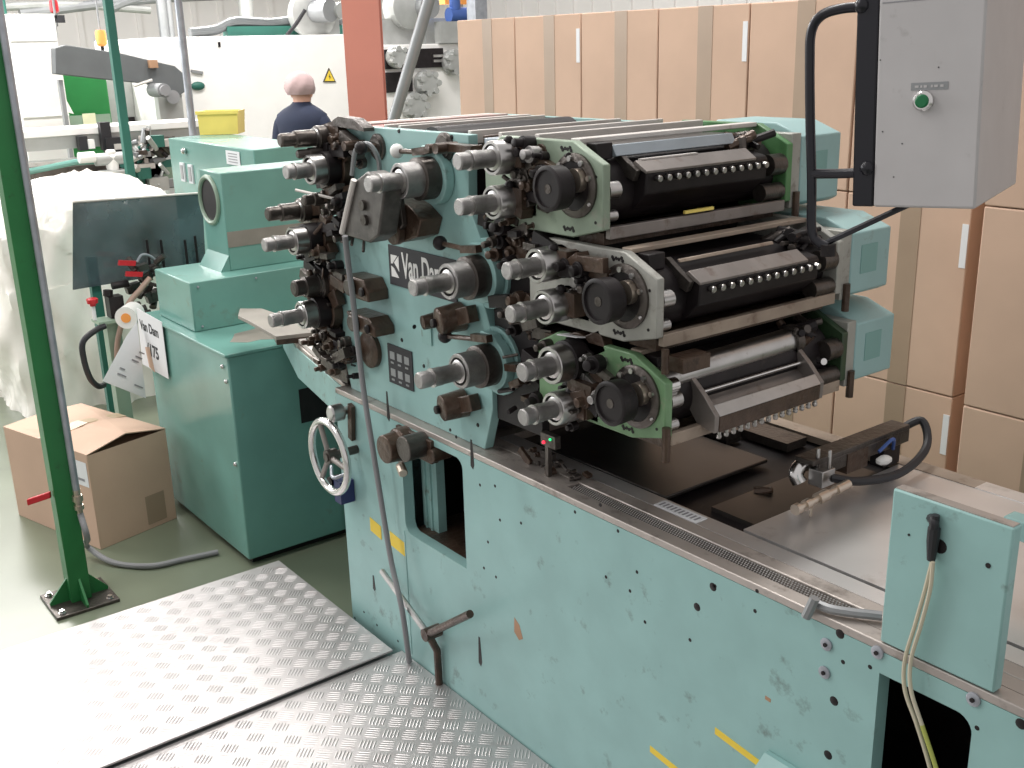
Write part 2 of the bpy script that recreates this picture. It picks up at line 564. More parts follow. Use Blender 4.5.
# chipped paint and oil runs
b = mb('stainr')
a = U(518, 631, 'Y', 0)
b.prism([(a.x - .012, a.z + .03), (a.x + .006, a.z + .018), (a.x + .018, a.z - .012), (a.x + .004, a.z - .022), (a.x - .014, a.z - .008)], -.0006, 0)
b.build('paint_chip', press)
b = mb('stainr')
a = U(768, 699, 'Y', 0)
b.prism([(a.x - .006, a.z + .004), (a.x + .006, a.z + .003), (a.x + .006, a.z - .004), (a.x - .006, a.z - .003)], -.0006, 0)
b.build('paint_chip', press)
b = mb('black')
for (px, py, h) in ((480, 655, .05), (472, 458, .045), (374, 585, .03), (388, 410, .05)):
    a = U(px, py, 'Y', 0)
    b = mb('black')
    b.prism([(a.x - .003, a.z + h), (a.x + .003, a.z + h), (a.x + .008, a.z - h * .35), (a.x + .003, a.z - h * .6), (a.x - .006, a.z - h * .45)], -.0008, 0)
    b.build('keyhole_slot', press)

# lower ledge box at the bottom right
a = U(769, 740, 'Y', 0)
b = mb('teal').prism([(-.045, 0), (0, 0), (0, .19), (-.012, .19), (-.045, .165)], a.x, a.x + .62, 'X')
b.v = [(v[0], v[1], v[2] + .42) for v in b.v]
b.build('lower_ledge', press, bevel=.002)

# end housing on the table
b = mb('teal').box(1.726, 1.909, .0, .022, .917, 1.17)
eh = b.build('end_housing', press, bevel=.003)
b = mb('tablerim').box(1.729, 1.906, .003, .020, 1.17, 1.1715)
b.build('housing_top', eh)
b = mb('black')
for (x, z) in ((1.807, 1.107), (1.793, 1.135)):
    b.cyl((x, -.001, z), (x, .004, z), .011 if z < 1.12 else .004, 14)
b.cyl((1.758, .0, 1.107), (1.758, -.001, 1.107), .002, 8)
b.cyl((1.88, .0, 1.105), (1.88, -.001, 1.105), .004, 8)
b.build('housing_holes', eh)
tp = U(1003, 516, 'Y', .30)
b = mb('teal').box(tp.x, tp.x + .5, .30, .335, tp.z - .035, tp.z).box(tp.x + .4, tp.x + .5, .30, .335, .917, tp.z - .036)
b.build('second_end_housing', press, bevel=.003)
b = mb('dsteel').box(1.915, 2.4, .09, .105, .9146, .917)
b.build('guide_groove', press)

# bent rod lying at the table edge
b = mb('greyd').tube([U(806, 617, 'Y', -.012), U(815, 598, 'Y', -.006)], .0085, 8, False)
b.tube([U(813, 602, 'Z', .926), U(835, 610, 'Z', .926), U(882, 616, 'Z', .926)], .008, 8)
b.build('stop_rod', press)

# lever and pipe on the lower front
b = mb('steel').tube([U(382, 571, 'Y', -.02), U(428, 634, 'Y', -.035)], .0085, 10, False)
lv = b.build('lever_rod', press)
NEARZ = .222
p = U(428, 634, 'Y', -.035)
b = mb('brown').tube([p, U(470, 614, 'Y', -.06)], .010, 10, False)
b.cyl(p + Vector((0, .035, 0)), p + Vector((0, -.012, 0)), .017, 14)
b.tube([p, (p.x + .004, -.013, .32), (p.x + .006, -.013, NEARZ)], .010, 10, False)
b.build('lever_joint', press)

# left end face pieces ------------------------------------------------------
b = mb('steel')
a = U(348, 410, 'Y', 0)
b.lathe((a.x, 0, a.z), (0, -1, 0), [(0, .012), (.02, .012), (.02, .024), (.052, .024), (.056, .019)], 20)
kn = b.build('stop_knob', press)
b = mb('brown').obox((a.x + .03, -.008, a.z - .025), (.006, 0, .05), (0, .006, 0), (.01, 0, -.003))
b.build('knob_latch', kn)
# valve motor block in front of the opening
c = U(402, 448, 'Y', -.03)
b = mb('brown').lathe((c.x - .02, .02, c.z), (0, -1, 0), [(0, .045), (.05, .045), (.055, .038), (.09, .036), (.092, .02)], 22)
b.use('dsteel').cyl((c.x + .055, .02, c.z + .02), (c.x + .055, -.06, c.z + .02), .032, 18)
b.use('brown').cyl((c.x + .105, .04, c.z + .005), (c.x + .105, -.015, c.z + .005), .017, 16)
b.box(c.x - .06, c.x + .1, -.01, .012, c.z - .02, c.z + .04)
b.use('brass').cyl((c.x + .02, -.05, c.z - .035), (c.x + .05, -.06, c.z - .045), .012, 10)
b.build('valve_motor', press, bevel=.002)

# handwheel
W = Vector((.102, -.085, .763))
b = mb('chrome').torus(W, (0, 1, 0), .098, .0105, 48, 12)
hw = b.build('handwheel', press)
b = mb('dsteel').cyl(W + Vector((0, .085, 0)), W + Vector((0, -.012, 0)), .012, 14)
b.cyl(W + Vector((0, .02, 0)), W + Vector((0, -.008, 0)), .020, 14)
b.build('hub', hw)
for k in range(3):
    an = R(115 + 120 * k)
    mb('bar').cyl(W, W + Vector((.098 * math.cos(an), 0, .098 * math.sin(an))), .0075, 10).build('spoke', hw)
b = mb('navyclip').box(.035, .072, -.045, -.002, .60, .665)
b.use('galv').tube([(0.0, -.03, .69), (.045, -.05, .675), (.08, -.03, .69)], .005, 8)
b.use('black').cyl((.02, -.02, .655), (.02, -.05, .655), .014, 12).cyl((.03, -.02, .63), (.03, -.05, .63), .010, 12)
b.build('pipe_clamp', press)

# left girder running behind the wheel
dk = [(-.001, .03), (-.50, .13), (-.875, .26), (-.875, .50), (-.001, .50)]
b = mb('teal2').prism(dk, .800, .902, 'Z')
b.build('left_girder', press, bevel=.002)
b = mb('tablerim').prism([(x_, y_ + .002) for (x_, y_) in dk], .902, .916, 'Z')
b.build('left_deck', press, bevel=.002)
b = mb('teal2').box(-.10, -.001, .10, .26, 0, .80).box(-.875, -.001, .45, .48, 0, .80)
b.build('lower_support', press)
mb('dsteel').box(-.055, -.03, .028, .05, .76, .87).build('deck_stop', press)
b = mb('barw').prism([(-.50, .14), (-.26, .09), (-.24, .14), (-.48, .20)], .918, .930, 'Z')
b.use('dsteel').cyl((-.20, .09, .92), (-.20, .09, .975), .007, 8).cyl((-.10, .07, .92), (-.10, .07, .97), .007, 8)
b.box(-.25, -.04, .10, .16, .918, .955)
b.box(-.13, .0, .04, .062, .918, .94)
b.build('deck_rails', press)

# the two big side plates ---------------------------------------------------
half = [(.66, .915), (.695, 1.02), (.70, 1.20), (.675, 1.26), (.685, 1.38), (.65, 1.44), (.63, 1.47), (.635, 1.56), (.64, 1.60), (.64, 1.622)]
poly = half + [(.70 - x, z) for (x, z) in reversed(half)]
SH = [(.724, 1.139, 'c', -.18), (.696, 1.330, 'c', -.165), (.524, 1.526, 'c', -.155),
      (-.024, 1.127, 'l', -.16), (-.041, 1.324, 'l', -.15), (.091, 1.519, 'l', -.135),
      (.848, 1.594, 'r', -.145), (.846, 1.508, 'r', -.145), (.979, 1.402, 'r', -.135), (1.0, 1.325, 'r', -.145), (1.025, 1.217, 'l', -.14), (1.025, 1.128, 'r', -.14)]


def side_plate(ya, yb):
    b = mb('teal').prism(poly, ya, yb)
    for k, (x, z, t, y) in enumerate(SH[:6]):
        xx = x - .01 if k < 3 else x + .01
        b.prism(disc_poly(xx, z, .078), ya + .001, yb - .001)
    return b


b = side_plate(.03, .055)
sp = b.build('side_plate', press, bevel=.002)
b = side_plate(.50, .525)
b.build('rear_side_plate', press)
b = mb('black').box(.10, .60, .058, .498, .93, 1.50)
b.prism(disc_poly(.35, 1.25, .26, 40), .06, .49)
b.build('drum_housing', press)

# bolts on the plate
zscrews([(399, 131), (452, 137), (478, 425), (440, 408), (425, 325), (402, 340), (424, 366)], .005, 'black', 'plate_bolt', sp, .03, .002)
# round flanges at the top of the plate
for (px, py, sg) in ((446, 147, 1), (379, 147, -1)):
    a = U(px, py, 'Y', .03)
    b = mb('dsteel').lathe((a.x, .03, a.z), (0, -1, 0), [(0, .032), (.006, .032), (.008, .026), (.012, .026)], 24)
    b.use('brown').cyl((a.x, .02, a.z), (a.x, -.02, a.z), .010, 12)
    b.cyl((a.x + sg * .055, .02, a.z + .004), (a.x + sg * .055, -.035, a.z + .004), .012, 12).box(a.x + sg * .05, a.x + sg * .15, -.01, .02, a.z - .003, a.z + .013)
    b.build('plate_flange', press)

# maker's plate
a = U(389, 246, 'Y', .03)
c = U(452, 288, 'Y', .03)
bz0, bz1 = 1.246, 1.345
x0, x1 = a.x, a.x + .29
b = mb('ink').box(x0, x1, .0265, .03, bz0, bz1)
npl = lab(b.build('name_plate', press, bevel=.001), 'black plate with white lettering')
mw = frame((x0 + .058 + .093, .0262, (bz0 + bz1) / 2 + .003), (1, 0, 0), (0, 0, 1))
t = text_mesh('Van Dam', .062, 'lettering', npl, mw @ Matrix.Diagonal((.76, 1.40, 1, 1)), 'white', .0004, bold=.0012)
b = mb('white')
q = x0 + .012
zc = (bz0 + bz1) / 2
b.prism([(q, zc + .026), (q + .030, zc + .026), (q + .006, zc + .004), (q, zc + .004)], .0255, .0265)
b.prism([(q + .036, zc + .026), (q + .036, zc - .012), (q + .028, zc - .004), (q + .014, zc + .008)], .0255, .0265)
b.prism([(q, zc - .028), (q + .034, zc - .028), (q + .022, zc - .016), (q + .012, zc - .006), (q, zc - .002)], .0255, .0265)
b.build('emblem', npl)
# instruction plate lower down
a = U(388, 342, 'Y', .03)
b = mb('ink').box(a.x, a.x + .115, .027, .03, a.z - .105, a.z - .002)
ip = b.build('data_plate', press)
b = mb('greyd')
random.seed(3)
for i in range(3):
    for j in range(2):
        b.box(a.x + .012 + i * .034, a.x + .034 + i * .034, .0262, .027, a.z - .04 - j * .045, a.z - .02 - j * .045)
        b.box(a.x + .014 + i * .034, a.x + .028 + i * .034, .0262, .027, a.z - .052 - j * .045, a.z - .047 - j * .045)
b.build('data_marks', ip)
a = U(425, 325, 'Y', .03)
b = mb('teal2').box(a.x - .012, a.x + .03, .026, .03, a.z - .045, a.z + .0)
b.use('stainr').box(a.x - .01, a.x + .02, .024, .027, a.z + .002, a.z + .010)
b.build('oil_tag', press)


# adjuster shafts -----------------------------------------------------------
def shaft_prof(L, r):
    return [(0, r * 1.25), (L * .12, r * 1.25), (L * .14, r * .95), (L * .5, r * .95), (L * .52, r * 1.0), (L * .70, r * 1.0), (L * .72, r * .78), (L * .76, r * .78), (L * .78, r * .9), (L * .97, r * .9), (L, r * .78)]


def adjuster(x, z, kind, ytip):
    if kind == 'c':
        b = mb('teal')
        b.prism(disc_poly(x, z, .060), .006, .029)
        b.prism([(x - .055, z + .02), (x - .035, z + .068), (x + .01, z + .068), (x + .05, z + .03)], .007, .028)
        root = b.build('shaft_flange', press, bevel=.002)
        b = mb('dsteel').lathe((x, .006, z), (0, -1, 0), [(0, .047), (.036, .047), (.038, .043)], 32)
        b.build('bearing', root)
        yc, rc, rs, lc = -.032, .0385, .020, .044
    elif kind == 'l':
        b = mb('brown').prism(disc_poly(x, z, .052), .0, .029)
        b.obox((x + .03, .012, z + .03), (.04, 0, .02), (0, .012, 0), (-.01, 0, .02))
        root = b.build('shaft_flange', press, bevel=.002)
        b = mb('black').lathe((x, .0, z), (0, -1, 0), [(0, .042), (.035, .042), (.037, .036)], 28)
        b.build('bearing', root)
        yc, rc, rs, lc = -.034, .037, .020, .036
    else:
        b = mb('dsteel').prism(disc_poly(x, z, .036), .0, .045)
        b.box(x, x + .06, .0, .04, z - .03, z + .03)
        root = b.build('shaft_bracket', press, bevel=.003)
        b = mb('brown').box(x - .02, x + .05, -.03, .0, z - .018, z + .028)
        b.build('bracket_block', root)
        yc, rc, rs, lc = -.018, .0335, .0185, .045
    # silver collar, hollow at its front
    b = mb('steel' if kind != 'c' else 'knurl').lathe((x, yc, z), (0, -1, 0), [(0, rc), (lc, rc), (lc + .002, rc * .96), (lc + .002, rc * .80), (lc - .012, rc * .78)], 32, caps=False)
    b.use('black').cyl((x, yc - lc + .014, z), (x, yc - lc + .012, z), rc * .8, 24)
    col = b.build('collar', root)
    if kind == 'r':
        b = mb('black').ball((x + .012, yc - .012, z + rc * .93), .0105, 10)
        b.use('dsteel').cyl((x + .012, yc - .012, z + rc * .5), (x + .012, yc - .012, z + rc), .006, 8)
        b.build('clamp_screw', root)
    y0 = yc - lc + .014
    L = y0 - ytip
    b = mb('knurl').lathe((x, y0, z), (0, -1, 0), shaft_prof(L, rs), 28)
    b.use('steel').lathe((x, y0 - L * .70, z), (0, -1, 0), [(0, rs * 1.06), (L * .02, rs * 1.06)], 28)
    b.use('steel').lathe((x, y0, z), (0, -1, 0), [(0, rs * 1.28), (L * .14, rs * 1.28), (L * .16, rs * 1.05)], 28)
    b.build('shaft', root)
    return root


for k, (x, z, t, y) in enumerate(SH):
    adjuster(x, z, t, y)
# ball handled catches at the centre shafts
for k, (px, py, m) in enumerate(((397, 151, 'white'), (440, 243, 'black'), (445, 336, 'black'))):
    p = U(px, py, 'Y', -.01)
    x, z = SH[2 - k][0], SH[2 - k][1]
    b = mb('brown').tube([p, (x - .01, -.004, z + .055)], .006, 8, False)
    b.obox((x - .015, -.004, z + .058), (.03, 0, .004), (0, .008, 0), (-.001, 0, .008))
    b.use(m).ball(p, .0165, 16)
    b.build('ball_catch', press)
# brown lugs under the centre shafts
for (px, py, s) in ((452, 318, 1), (455, 405, 1), (425, 322, .55)):
    a = U(px, py, 'Y', .0)
    b = mb('brown').lathe((a.x + .0, .03, a.z), (-.25, -1, -.1), [(0, .034 * s), (.06 * s, .031 * s), (.064 * s, .02 * s)], 18)
    b.use('black').cyl((a.x - .022 * s, -.022, a.z - .01), (a.x - .024 * s, -.040 * s, a.z - .01), .010 * s, 10)
    if s == 1:
        b.use('brown').obox((a.x + .03, .012, a.z + .008), (.035, 0, .012), (0, .014, 0), (-.006, 0, .018))
    b.build('oil_cup', press, bevel=.002)


def clutter(name, x0, x1, z0, z1, ya, yb, n, seed, mats=('dsteel', 'brown', 'black'), sc=1):
    rnd = random.Random(seed)
    b = MB()
    for i in range(n):
        b.use(rnd.choice(mats))
        x, z, y = rnd.uniform(x0, x1), rnd.uniform(z0, z1), rnd.uniform(ya, yb)
        k = rnd.random()
        r = rnd.uniform(.007, .018) * sc
        if k < .45:
            L = rnd.uniform(.012, .05) * sc
            b.lathe((x, y, z), (rnd.uniform(-.15, .15), -1, rnd.uniform(-.15, .15)), [(0, r), (L * .6, r), (L * .6, r * .6), (L, r * .6), (L + .001, r * .45)], 12)
        elif k < .8:
            an = rnd.uniform(-.6, .6)
            b.obox((x, y - .005, z), (r * 2.1 * math.cos(an), 0, r * 2.1 * math.sin(an)), (0, rnd.uniform(.006, .018) * sc, 0), (-r * .8 * math.sin(an), 0, r * .8 * math.cos(an)))
        else:
            p = Vector((x, y, z))
            q = p + Vector((rnd.uniform(-.06, .06), rnd.uniform(-.03, .0), rnd.uniform(-.04, .04))) * sc
            b.tube([p, q], r * .35, 8, False)
    return b.build(name, press, bevel=.001)


# greasy mechanisms on the left (cam boxes, levers)
a = U(405, 220, 'Y', .0)
b = mb('brown').prism([(a.x - .09, a.z + .05), (a.x - .05, a.z + .07), (a.x + .07, a.z + .04), (a.x + .115, a.z + .015), (a.x + .095, a.z - .025), (a.x + .03, a.z - .045), (a.x - .08, a.z - .022)], -.03, .03)
b.use('dsteel').prism([(a.x - .04, a.z + .07), (a.x + .05, a.z + .075), (a.x + .06, a.z + .0), (a.x + .03, a.z - .03)], -.045, -.03)
b.use('brown').cyl((a.x + .02, -.03, a.z - .02), (a.x + .02, -.05, a.z - .02), .03, 18)
b.build('cam_box', press, bevel=.003)
for (px, py, w_, h_) in ((366, 284, .058, .034), (370, 320, .070, .028)):
    a = U(px, py, 'Y', .0)
    b = mb('brown').prism([(a.x - w_, a.z + h_ * .6), (a.x + w_ * .6, a.z + h_ * .6), (a.x + w_, a.z - h_ * .2), (a.x + w_, a.z - h_), (a.x - w_ * .6, a.z - h_)], -.03, .03)
    b.use('dsteel').cyl((a.x - w_ * .3, -.03, a.z - .005), (a.x - w_ * .3, -.045, a.z - .005), .022, 16)
    b.use('black').cyl((a.x + w_ * .6, -.03, a.z - .01), (a.x + w_ * .6, -.038, a.z - .01), .012, 12)
    b.build('lever_box', press, bevel=.004)
a = U(369, 350, 'Y', .02)
b = mb('brown').lathe((a.x, .03, a.z), (0, -1, 0), [(0, .048), (.012, .048), (.016, .040)], 26)
b.build('round_cover', press)
clutter('left_mechanism', -.06, .12, 1.22, 1.30, -.02, .02, 26, 5)
clutter('left_mechanism', .02, .20, 1.35, 1.48, -.02, .02, 40, 6)
clutter('left_mechanism', .0, .14, .97, 1.09, -.01, .02, 22, 8)
clutter('left_mechanism', .04, .22, 1.54, 1.60, .0, .02, 22, 9)
clutter('left_mechanism', -.13, .0, .94, 1.30, .01, .03, 40, 19)
b = mb('dsteel').box(-.14, .02, .03, .2, .93, 1.25)
b.build('left_unit_body', press, bevel=.003)
# short dull shafts of the left units
for (x, z, L, r) in ((.05, 1.592, .15, .021), (.06, 1.556, .11, .014), (-.085, 1.395, .14, .023), (-.03, 1.20, .11, .028), (.05, 1.44, .1, .016)):
    b = mb('dsteel').lathe((x, .03, z), (0, -1, 0), [(0, r * 1.4), (L * .35, r * 1.4), (L * .37, r), (L * .75, r), (L * .77, r * .8), (L, r * .8), (L + .004, r * .6)], 22)
    b.use('steel').lathe((x, .03 - L * .36, z), (0, -1, 0), [(0, r * 1.15), (.006, r * 1.15)], 22)
    b.use('brown').obox((x + .02, .015, z + .01), (.05, 0, .01), (0, .012, 0), (-.005, 0, .025))
    b.build('left_shaft', press)
# curved arm near the top left
b = mb('greyd').tube([U(352, 175, 'Y', -.03), U(356, 150, 'Y', -.03), U(368, 144, 'Y', -.02), U(378, 158, 'Y', 0), U(380, 180, 'Y', .02)], .006, 8)
b.use('black').ball(U(361, 148, 'Y', -.04), .016, 12)
b.build('curved_arm', press)
mb('barw').tube([U(296, 190, 'Y', -.05), U(336, 199, 'Y', -.02)], .004, 6, False).build('thin_rod', press)
b = mb('dsteel').prism([(.10, 1.635), (.13, 1.645), (.20, 1.642), (.25, 1.622), (.25, 1.614), (.10, 1.622)], .0, .03)
b.build('top_linkage', press)

# right side mechanisms between plate and units
clutter('right_mechanism', .72, .90, 1.44, 1.475, .0, .03, 16, 11)
clutter('right_mechanism', .87, .985, 1.57, 1.62, -.01, .02, 16, 12, ('dsteel', 'knurl', 'brown', 'black', 'black'))
clutter('right_mechanism', .74, .95, 1.38, 1.45, .0, .04, 30, 13)
clutter('right_mechanism', 1.01, 1.10, 1.36, 1.425, -.02, .01, 20, 14, ('dsteel', 'knurl', 'brown', 'black', 'black'))
clutter('right_mechanism', .78, .96, 1.22, 1.31, .0, .05, 34, 15)
clutter('right_mechanism', 1.04, 1.13, 1.12, 1.24, -.02, .01, 28, 16, ('dsteel', 'knurl', 'brown', 'black', 'black'))
clutter('right_mechanism', .80, 1.0, 1.05, 1.18, .0, .06, 34, 17)
clutter('right_mechanism', .86, .92, 1.48, 1.58, -.01, .02, 14, 18)
b = mb('black').box(.66, .98, .06, .50, 1.46, 1.60).box(.66, 1.12, .06, .50, 1.12, 1.40).box(.66, .98, .06, .5, 1.38, 1.47).box(.70, .86, .04, .06, 1.0, 1.44)
b.build('unit_carriage', press)
b = mb('paper').add([(.985, -.02, 1.262), (1.045, -.02, 1.268), (1.05, .02, 1.262), (.99, .03, 1.258), (.985, -.02, 1.260), (1.045, -.02, 1.266), (1.05, .02, 1.260), (.99, .03, 1.256)],
                    [(0, 1, 2, 3), (7, 6, 5, 4), (0, 4, 5, 1), (1, 5, 6, 2), (2, 6, 7, 3), (3, 7, 4, 0)])
b.build('paper_tab', press)


# print units ---------------------------------------------------------------
def oct_poly(x1, z0, z1, dx=0):
    return [(x1 - .36, z0 + .0), (x1 - .085, z0), (x1, z0 + .022), (x1, z1 - .038), (x1 - .082, z1), (x1 - .30, z1), (x1 - .36, z1 - .03)]


def unit(x1, z0, z1, m_near, m_far, dial, keyn, openup):
    b = mb(m_near).prism(oct_poly(x1, z0, z1), .0, .019)
    root = b.build('print_unit', press, bevel=.0025)
    b = mb(m_far).prism(oct_poly(x1 + .0, z0, z1), .512, .53)
    b.build('far_end_plate', root, bevel=.002)
    # housing box behind the far plate
    zz0, zz1 = z0 + .006, z1 - .018
    b = mb('ugrey').box(x1 - .20, x1 - .002, .53, .558, zz0, zz1)
    b.build('housing_collar', root, bevel=.002)
    b = mb('housing').prism([(x1 - .24, zz0), (x1 - .02, zz0), (x1, zz0 + .01), (x1, zz1 - .008), (x1 - .07, z1), (x1 - .24, z1)], .558, .69)
    hb = b.build('drive_housing', root, bevel=.003)
    b = mb('housingp').box(x1, x1 + .0012, .59, .645, (z0 + z1) / 2 - .03, (z0 + z1) / 2 + .03)
    b.build('cover_plate', hb)
    b = mb('brown').cyl((x1 + .002, .545, z0 + .04), (x1 + .002, .545, z0 - .018), .008, 10)
    b.build('hinge_pin', root)
    # dial
    dx, dz = dial
    b = mb('dsteel').lathe((dx, .0, dz), (0, -1, 0), [(0, .060), (.005, .060), (.008, .055), (.009, .046), (.006, .044)], 36)
    b.use('black').cyl((dx, 0, dz), (dx, -.007, dz), .046, 30)
    fl = b.build('dial_flange', root)
    b = mb('black').lathe((dx - .002, -.005, dz), (0, -1, 0), [(0, .022), (.028, .022), (.028, .040), (.062, .042), (.064, .039), (.064, .034), (.060, .033)], 36)
    b.use('dsteel').cyl((dx - .002, -.064, dz), (dx - .002, -.066, dz), .009, 14)
    b.use('black').cyl((dx - .002, -.055, dz), (dx - .002, -.0605, dz), .034, 30)
    b.build('dial_knob', root)
    b = mb('brass').cyl((dx + .018, -.006, dz + .012), (dx + .018, -.022, dz + .012), .022, 18)
    b.build('dial_gear', root)
    b = mb('steel')
    for k in range(5):
        an = R(20 + k * 38)
        b.cyl((dx + .05 * math.cos(an), -.006, dz + .05 * math.sin(an)), (dx + .05 * math.cos(an), -.013, dz + .05 * math.sin(an)), .0055, 8)
    b.ball((dx + .046, -.008, dz - .03), .004, 8)
    b.build('dial_screws', fl)
    # stamped holes
    b = mb('black')
    for (cx, cz) in ((x1 - .095, z0 + .016), (x1 - .10, z1 - .014)):
        for i, (ox, oz) in enumerate(((-.014, .001), (-.011, -.003), (-.004, 0), (.003, -.001), (.010, .002), (.013, -.003))):
            b.cyl((cx + ox, .0, cz + oz), (cx + ox, -.001, cz + oz), .0035, 8)
    for (ox, oz) in ((x1 - .02, z0 + .035), (x1 - .018, z1 - .06), (x1 - .05, z1 - .03)):
        b.cyl((ox, .0, oz), (ox, -.001, oz), .003, 8)
    b.build('plate_holes', root)
    # journals inside the near plate
    zc = (z0 + z1) / 2
    b = mb('black').cyl((x1 - .085, .03, zc - .005), (x1 - .085, .50, zc - .005), .062, 30)
    b.build('ink_drum', root)
    mb('steel').cyl((x1 - .018, .022, zc + .002), (x1 - .018, .05, zc + .002), .016, 16).build('journal', root)
    mb('steel').cyl((x1 - .018, .022, zc - .045), (x1 - .018, .045, zc - .045), .011, 14).build('journal', root)
    mb('dsteel').cyl((x1 - .018, .47, zc + .01), (x1 - .018, .512, zc + .01), .022, 20).build('journal', root)
    mb('dsteel').cyl((x1 - .018, .45, zc - .045), (x1 - .018, .512, zc - .045), .018, 16).build('journal', root)
    # cross bars
    b = mb('barb' if x1 > 1.12 else 'bar').box(x1 - .014, x1, .019, .512, z0 + .003, z0 + .026)
    b.build('lower_bar', root, bevel=.0015)
    b = mb('brown').box(x1 - .10, x1 - .03, .03, .512, z0 - .012, z0 + .01)
    b.build('under_tray', root)
    b = mb('barw' if x1 < 1.12 else 'barb').box(x1 - .11, x1 - .083, .019, .512, z1 - .006, z1 + .003)
    b.build('top_bar', root, bevel=.0015)
    if not openup:
        b = (mb('barl').prism([(x1 - .072, z1 - .012), (x1 - .052, z1 - .010), (x1 - .040, z1 - .030), (x1 - .06, z1 - .034)], .07, .40) if x1 < 1.12 else mb('barb').prism([(x1 - .05, z1 - .022), (x1 - .044, z1 - .021), (x1 - .040, z1 - .027), (x1 - .046, z1 - .028)], .10, .36))
        b.build('scraper_bar', root, bevel=.0015)
        # ink fountain: black trough with a sloping blade and a row of keys
        b = mb('black').prism([(x1 - .03, z1 - .047), (x1 + .004, z1 - .054), (x1 + .010, z1 - .062), (x1 + .006, z1 - .10), (x1 - .03, z1 - .13), (x1 - .07, z1 - .10)], .10, .44)
        tr = b.build('ink_fountain', root, bevel=.003)
        b = mb('bar').prism([(x1 - .022, z1 - .042), (x1 - .016, z1 - .038), (x1 + .014, z1 - .056), (x1 + .012, z1 - .061), (x1 - .02, z1 - .048)], .095, .40)
        b.build('fountain_blade', root, bevel=.001)
        b = mb('dsteel').prism([(x1 - .07, z1 - .02), (x1 - .06, z1 - .018), (x1 - .03, z1 - .038), (x1 + .0, z1 - .055), (x1 - .01, z1 - .075), (x1 - .05, z1 - .06)], .083, .095)
        b.build('fountain_cheek', root, bevel=.001)
        for k in range(keyn):
            y = .125 + k * (.30 / (keyn - 1))
            mb('steel').lathe((x1 + .006, y, z1 - .070), (1, 0, -.15), [(0, .004), (.006, .004), (.006, .0062), (.014, .0064), (.0155, .005)], 12).build('ink_key', root)
        if x1 < 1.12:
            mb('yellowb').box(x1 - .002, x1 + .004, .21, .29, z0 + .030, z0 + .036).build('yellow_strip', root)
            mb('barw').box(x1 - .024, x1 - .014, .11, .26, z1 - .039, z1 - .0365).build('blade_edge', root)
    else:
        b = mb('steel').cyl((x1 - .055, .03, z1 - .05), (x1 - .055, .40, z1 - .045), .027, 30)
        b.use('chrome').cyl((x1 - .055, .40, z1 - .045), (x1 - .055, .46, z1 - .045), .010, 16)
        b.build('fountain_roller', root)
        b = mb('dsteel').cyl((x1 - .055, .40, z1 - .045), (x1 - .055, .42, z1 - .045), .033, 20)
        b.build('roller_collar', root)
        mb('chrome').cyl((x1 - .02, .022, z1 - .052), (x1 - .02, .045, z1 - .052), .014, 14).build('journal', root)
        # swung-out trough
        T = [(x1 - .055, z1 - .085), (x1 - .03, z1 - .052), (x1 + .004, z1 - .080), (x1 + .034, z1 - .112), (x1 + .032, z1 - .146), (x1 - .01, z1 - .138)]
        mb('bar').prism(T, .095, .107).build('trough_cheek', root, bevel=.001)
        mb('bar').prism(T, .40, .412).build('trough_cheek', root, bevel=.001)
        b = mb('steel').prism([(x1 + .012, z1 - .100), (x1 + .020, z1 - .096), (x1 + .036, z1 - .114), (x1 + .028, z1 - .118)], .107, .40)
        b.use('brown').prism([(x1 + .026, z1 - .118), (x1 + .035, z1 - .115), (x1 + .034, z1 - .146), (x1 + .026, z1 - .146)], .107, .40)
        b.use('bar').prism([(x1 - .045, z1 - .09), (x1 - .04, z1 - .085), (x1 + .028, z1 - .130), (x1 + .022, z1 - .135)], .107, .40)
        b.build('ink_fountain', root, bevel=.001)
        b = mb('chrome').cyl((x1 - .014, .107, z1 - .080), (x1 - .014, .40, z1 - .080), .004, 10)
        b.build('tie_rod', root)
        for k in range(keyn):
            y = .112 + k * (.28 / (keyn - 1))
            mb('steel').lathe((x1 + .030, y, z1 - .146), (-.1, 0, -1), [(0, .0035), (.006, .0035), (.006, .005), (.012, .005), (.0135, .004)], 10).build('ink_key', root)
        for (y, z) in ((.42, z1 - .12), (.45, z1 - .085)):
            mb('chrome').cyl((x1 - .01, y, z), (x1 + .01, y - .01, z + .004), .007, 10).build('peg', root)
    # spring and arms at the far end
    rnd = random.Random(int(x1 * 1000))
    b = MB()
    for k in range(16):
        b.use(rnd.choice(('black', 'dsteel', 'brown')))
        b.cyl((x1 - rnd.uniform(.03, .1), .38 + rnd.uniform(0, .1), z1 - rnd.uniform(.015, .05)), (x1 - rnd.uniform(.02, .09), .40 + rnd.uniform(0, .1), z1 - rnd.uniform(.01, .06)), rnd.uniform(.004, .012), 8)
    b.build('far_linkage', root, bevel=.001)
    mb('black').box(x1 - .08, x1 - .05, .03, .07, z1 - .035, z1 - .005).build('bearing_block', root, bevel=.002)
    return root


unit(1.097, 1.452, 1.630, 'ugg', 'ugreend', (1.022, 1.550), 13, False)
unit(1.237, 1.276, 1.443, 'ugrey', 'ugrey', (1.158, 1.363), 13, False)
unit(1.262, 1.095, 1.258, 'ugreen', 'ugdark', (1.190, 1.180), 15, True)
# post between the second and third unit
b = mb('brown').cyl((1.25, .01, 1.28), (1.25, .01, 1.235), .007, 12)
b.use('brown').box(1.235, 1.275, .03, .10, 1.235, 1.262)
b.build('unit_link', press)
b = mb('brown').cyl((1.268, -.002, 1.14), (1.268, -.002, 1.075), .008, 10)
b.build('unit_link', press)

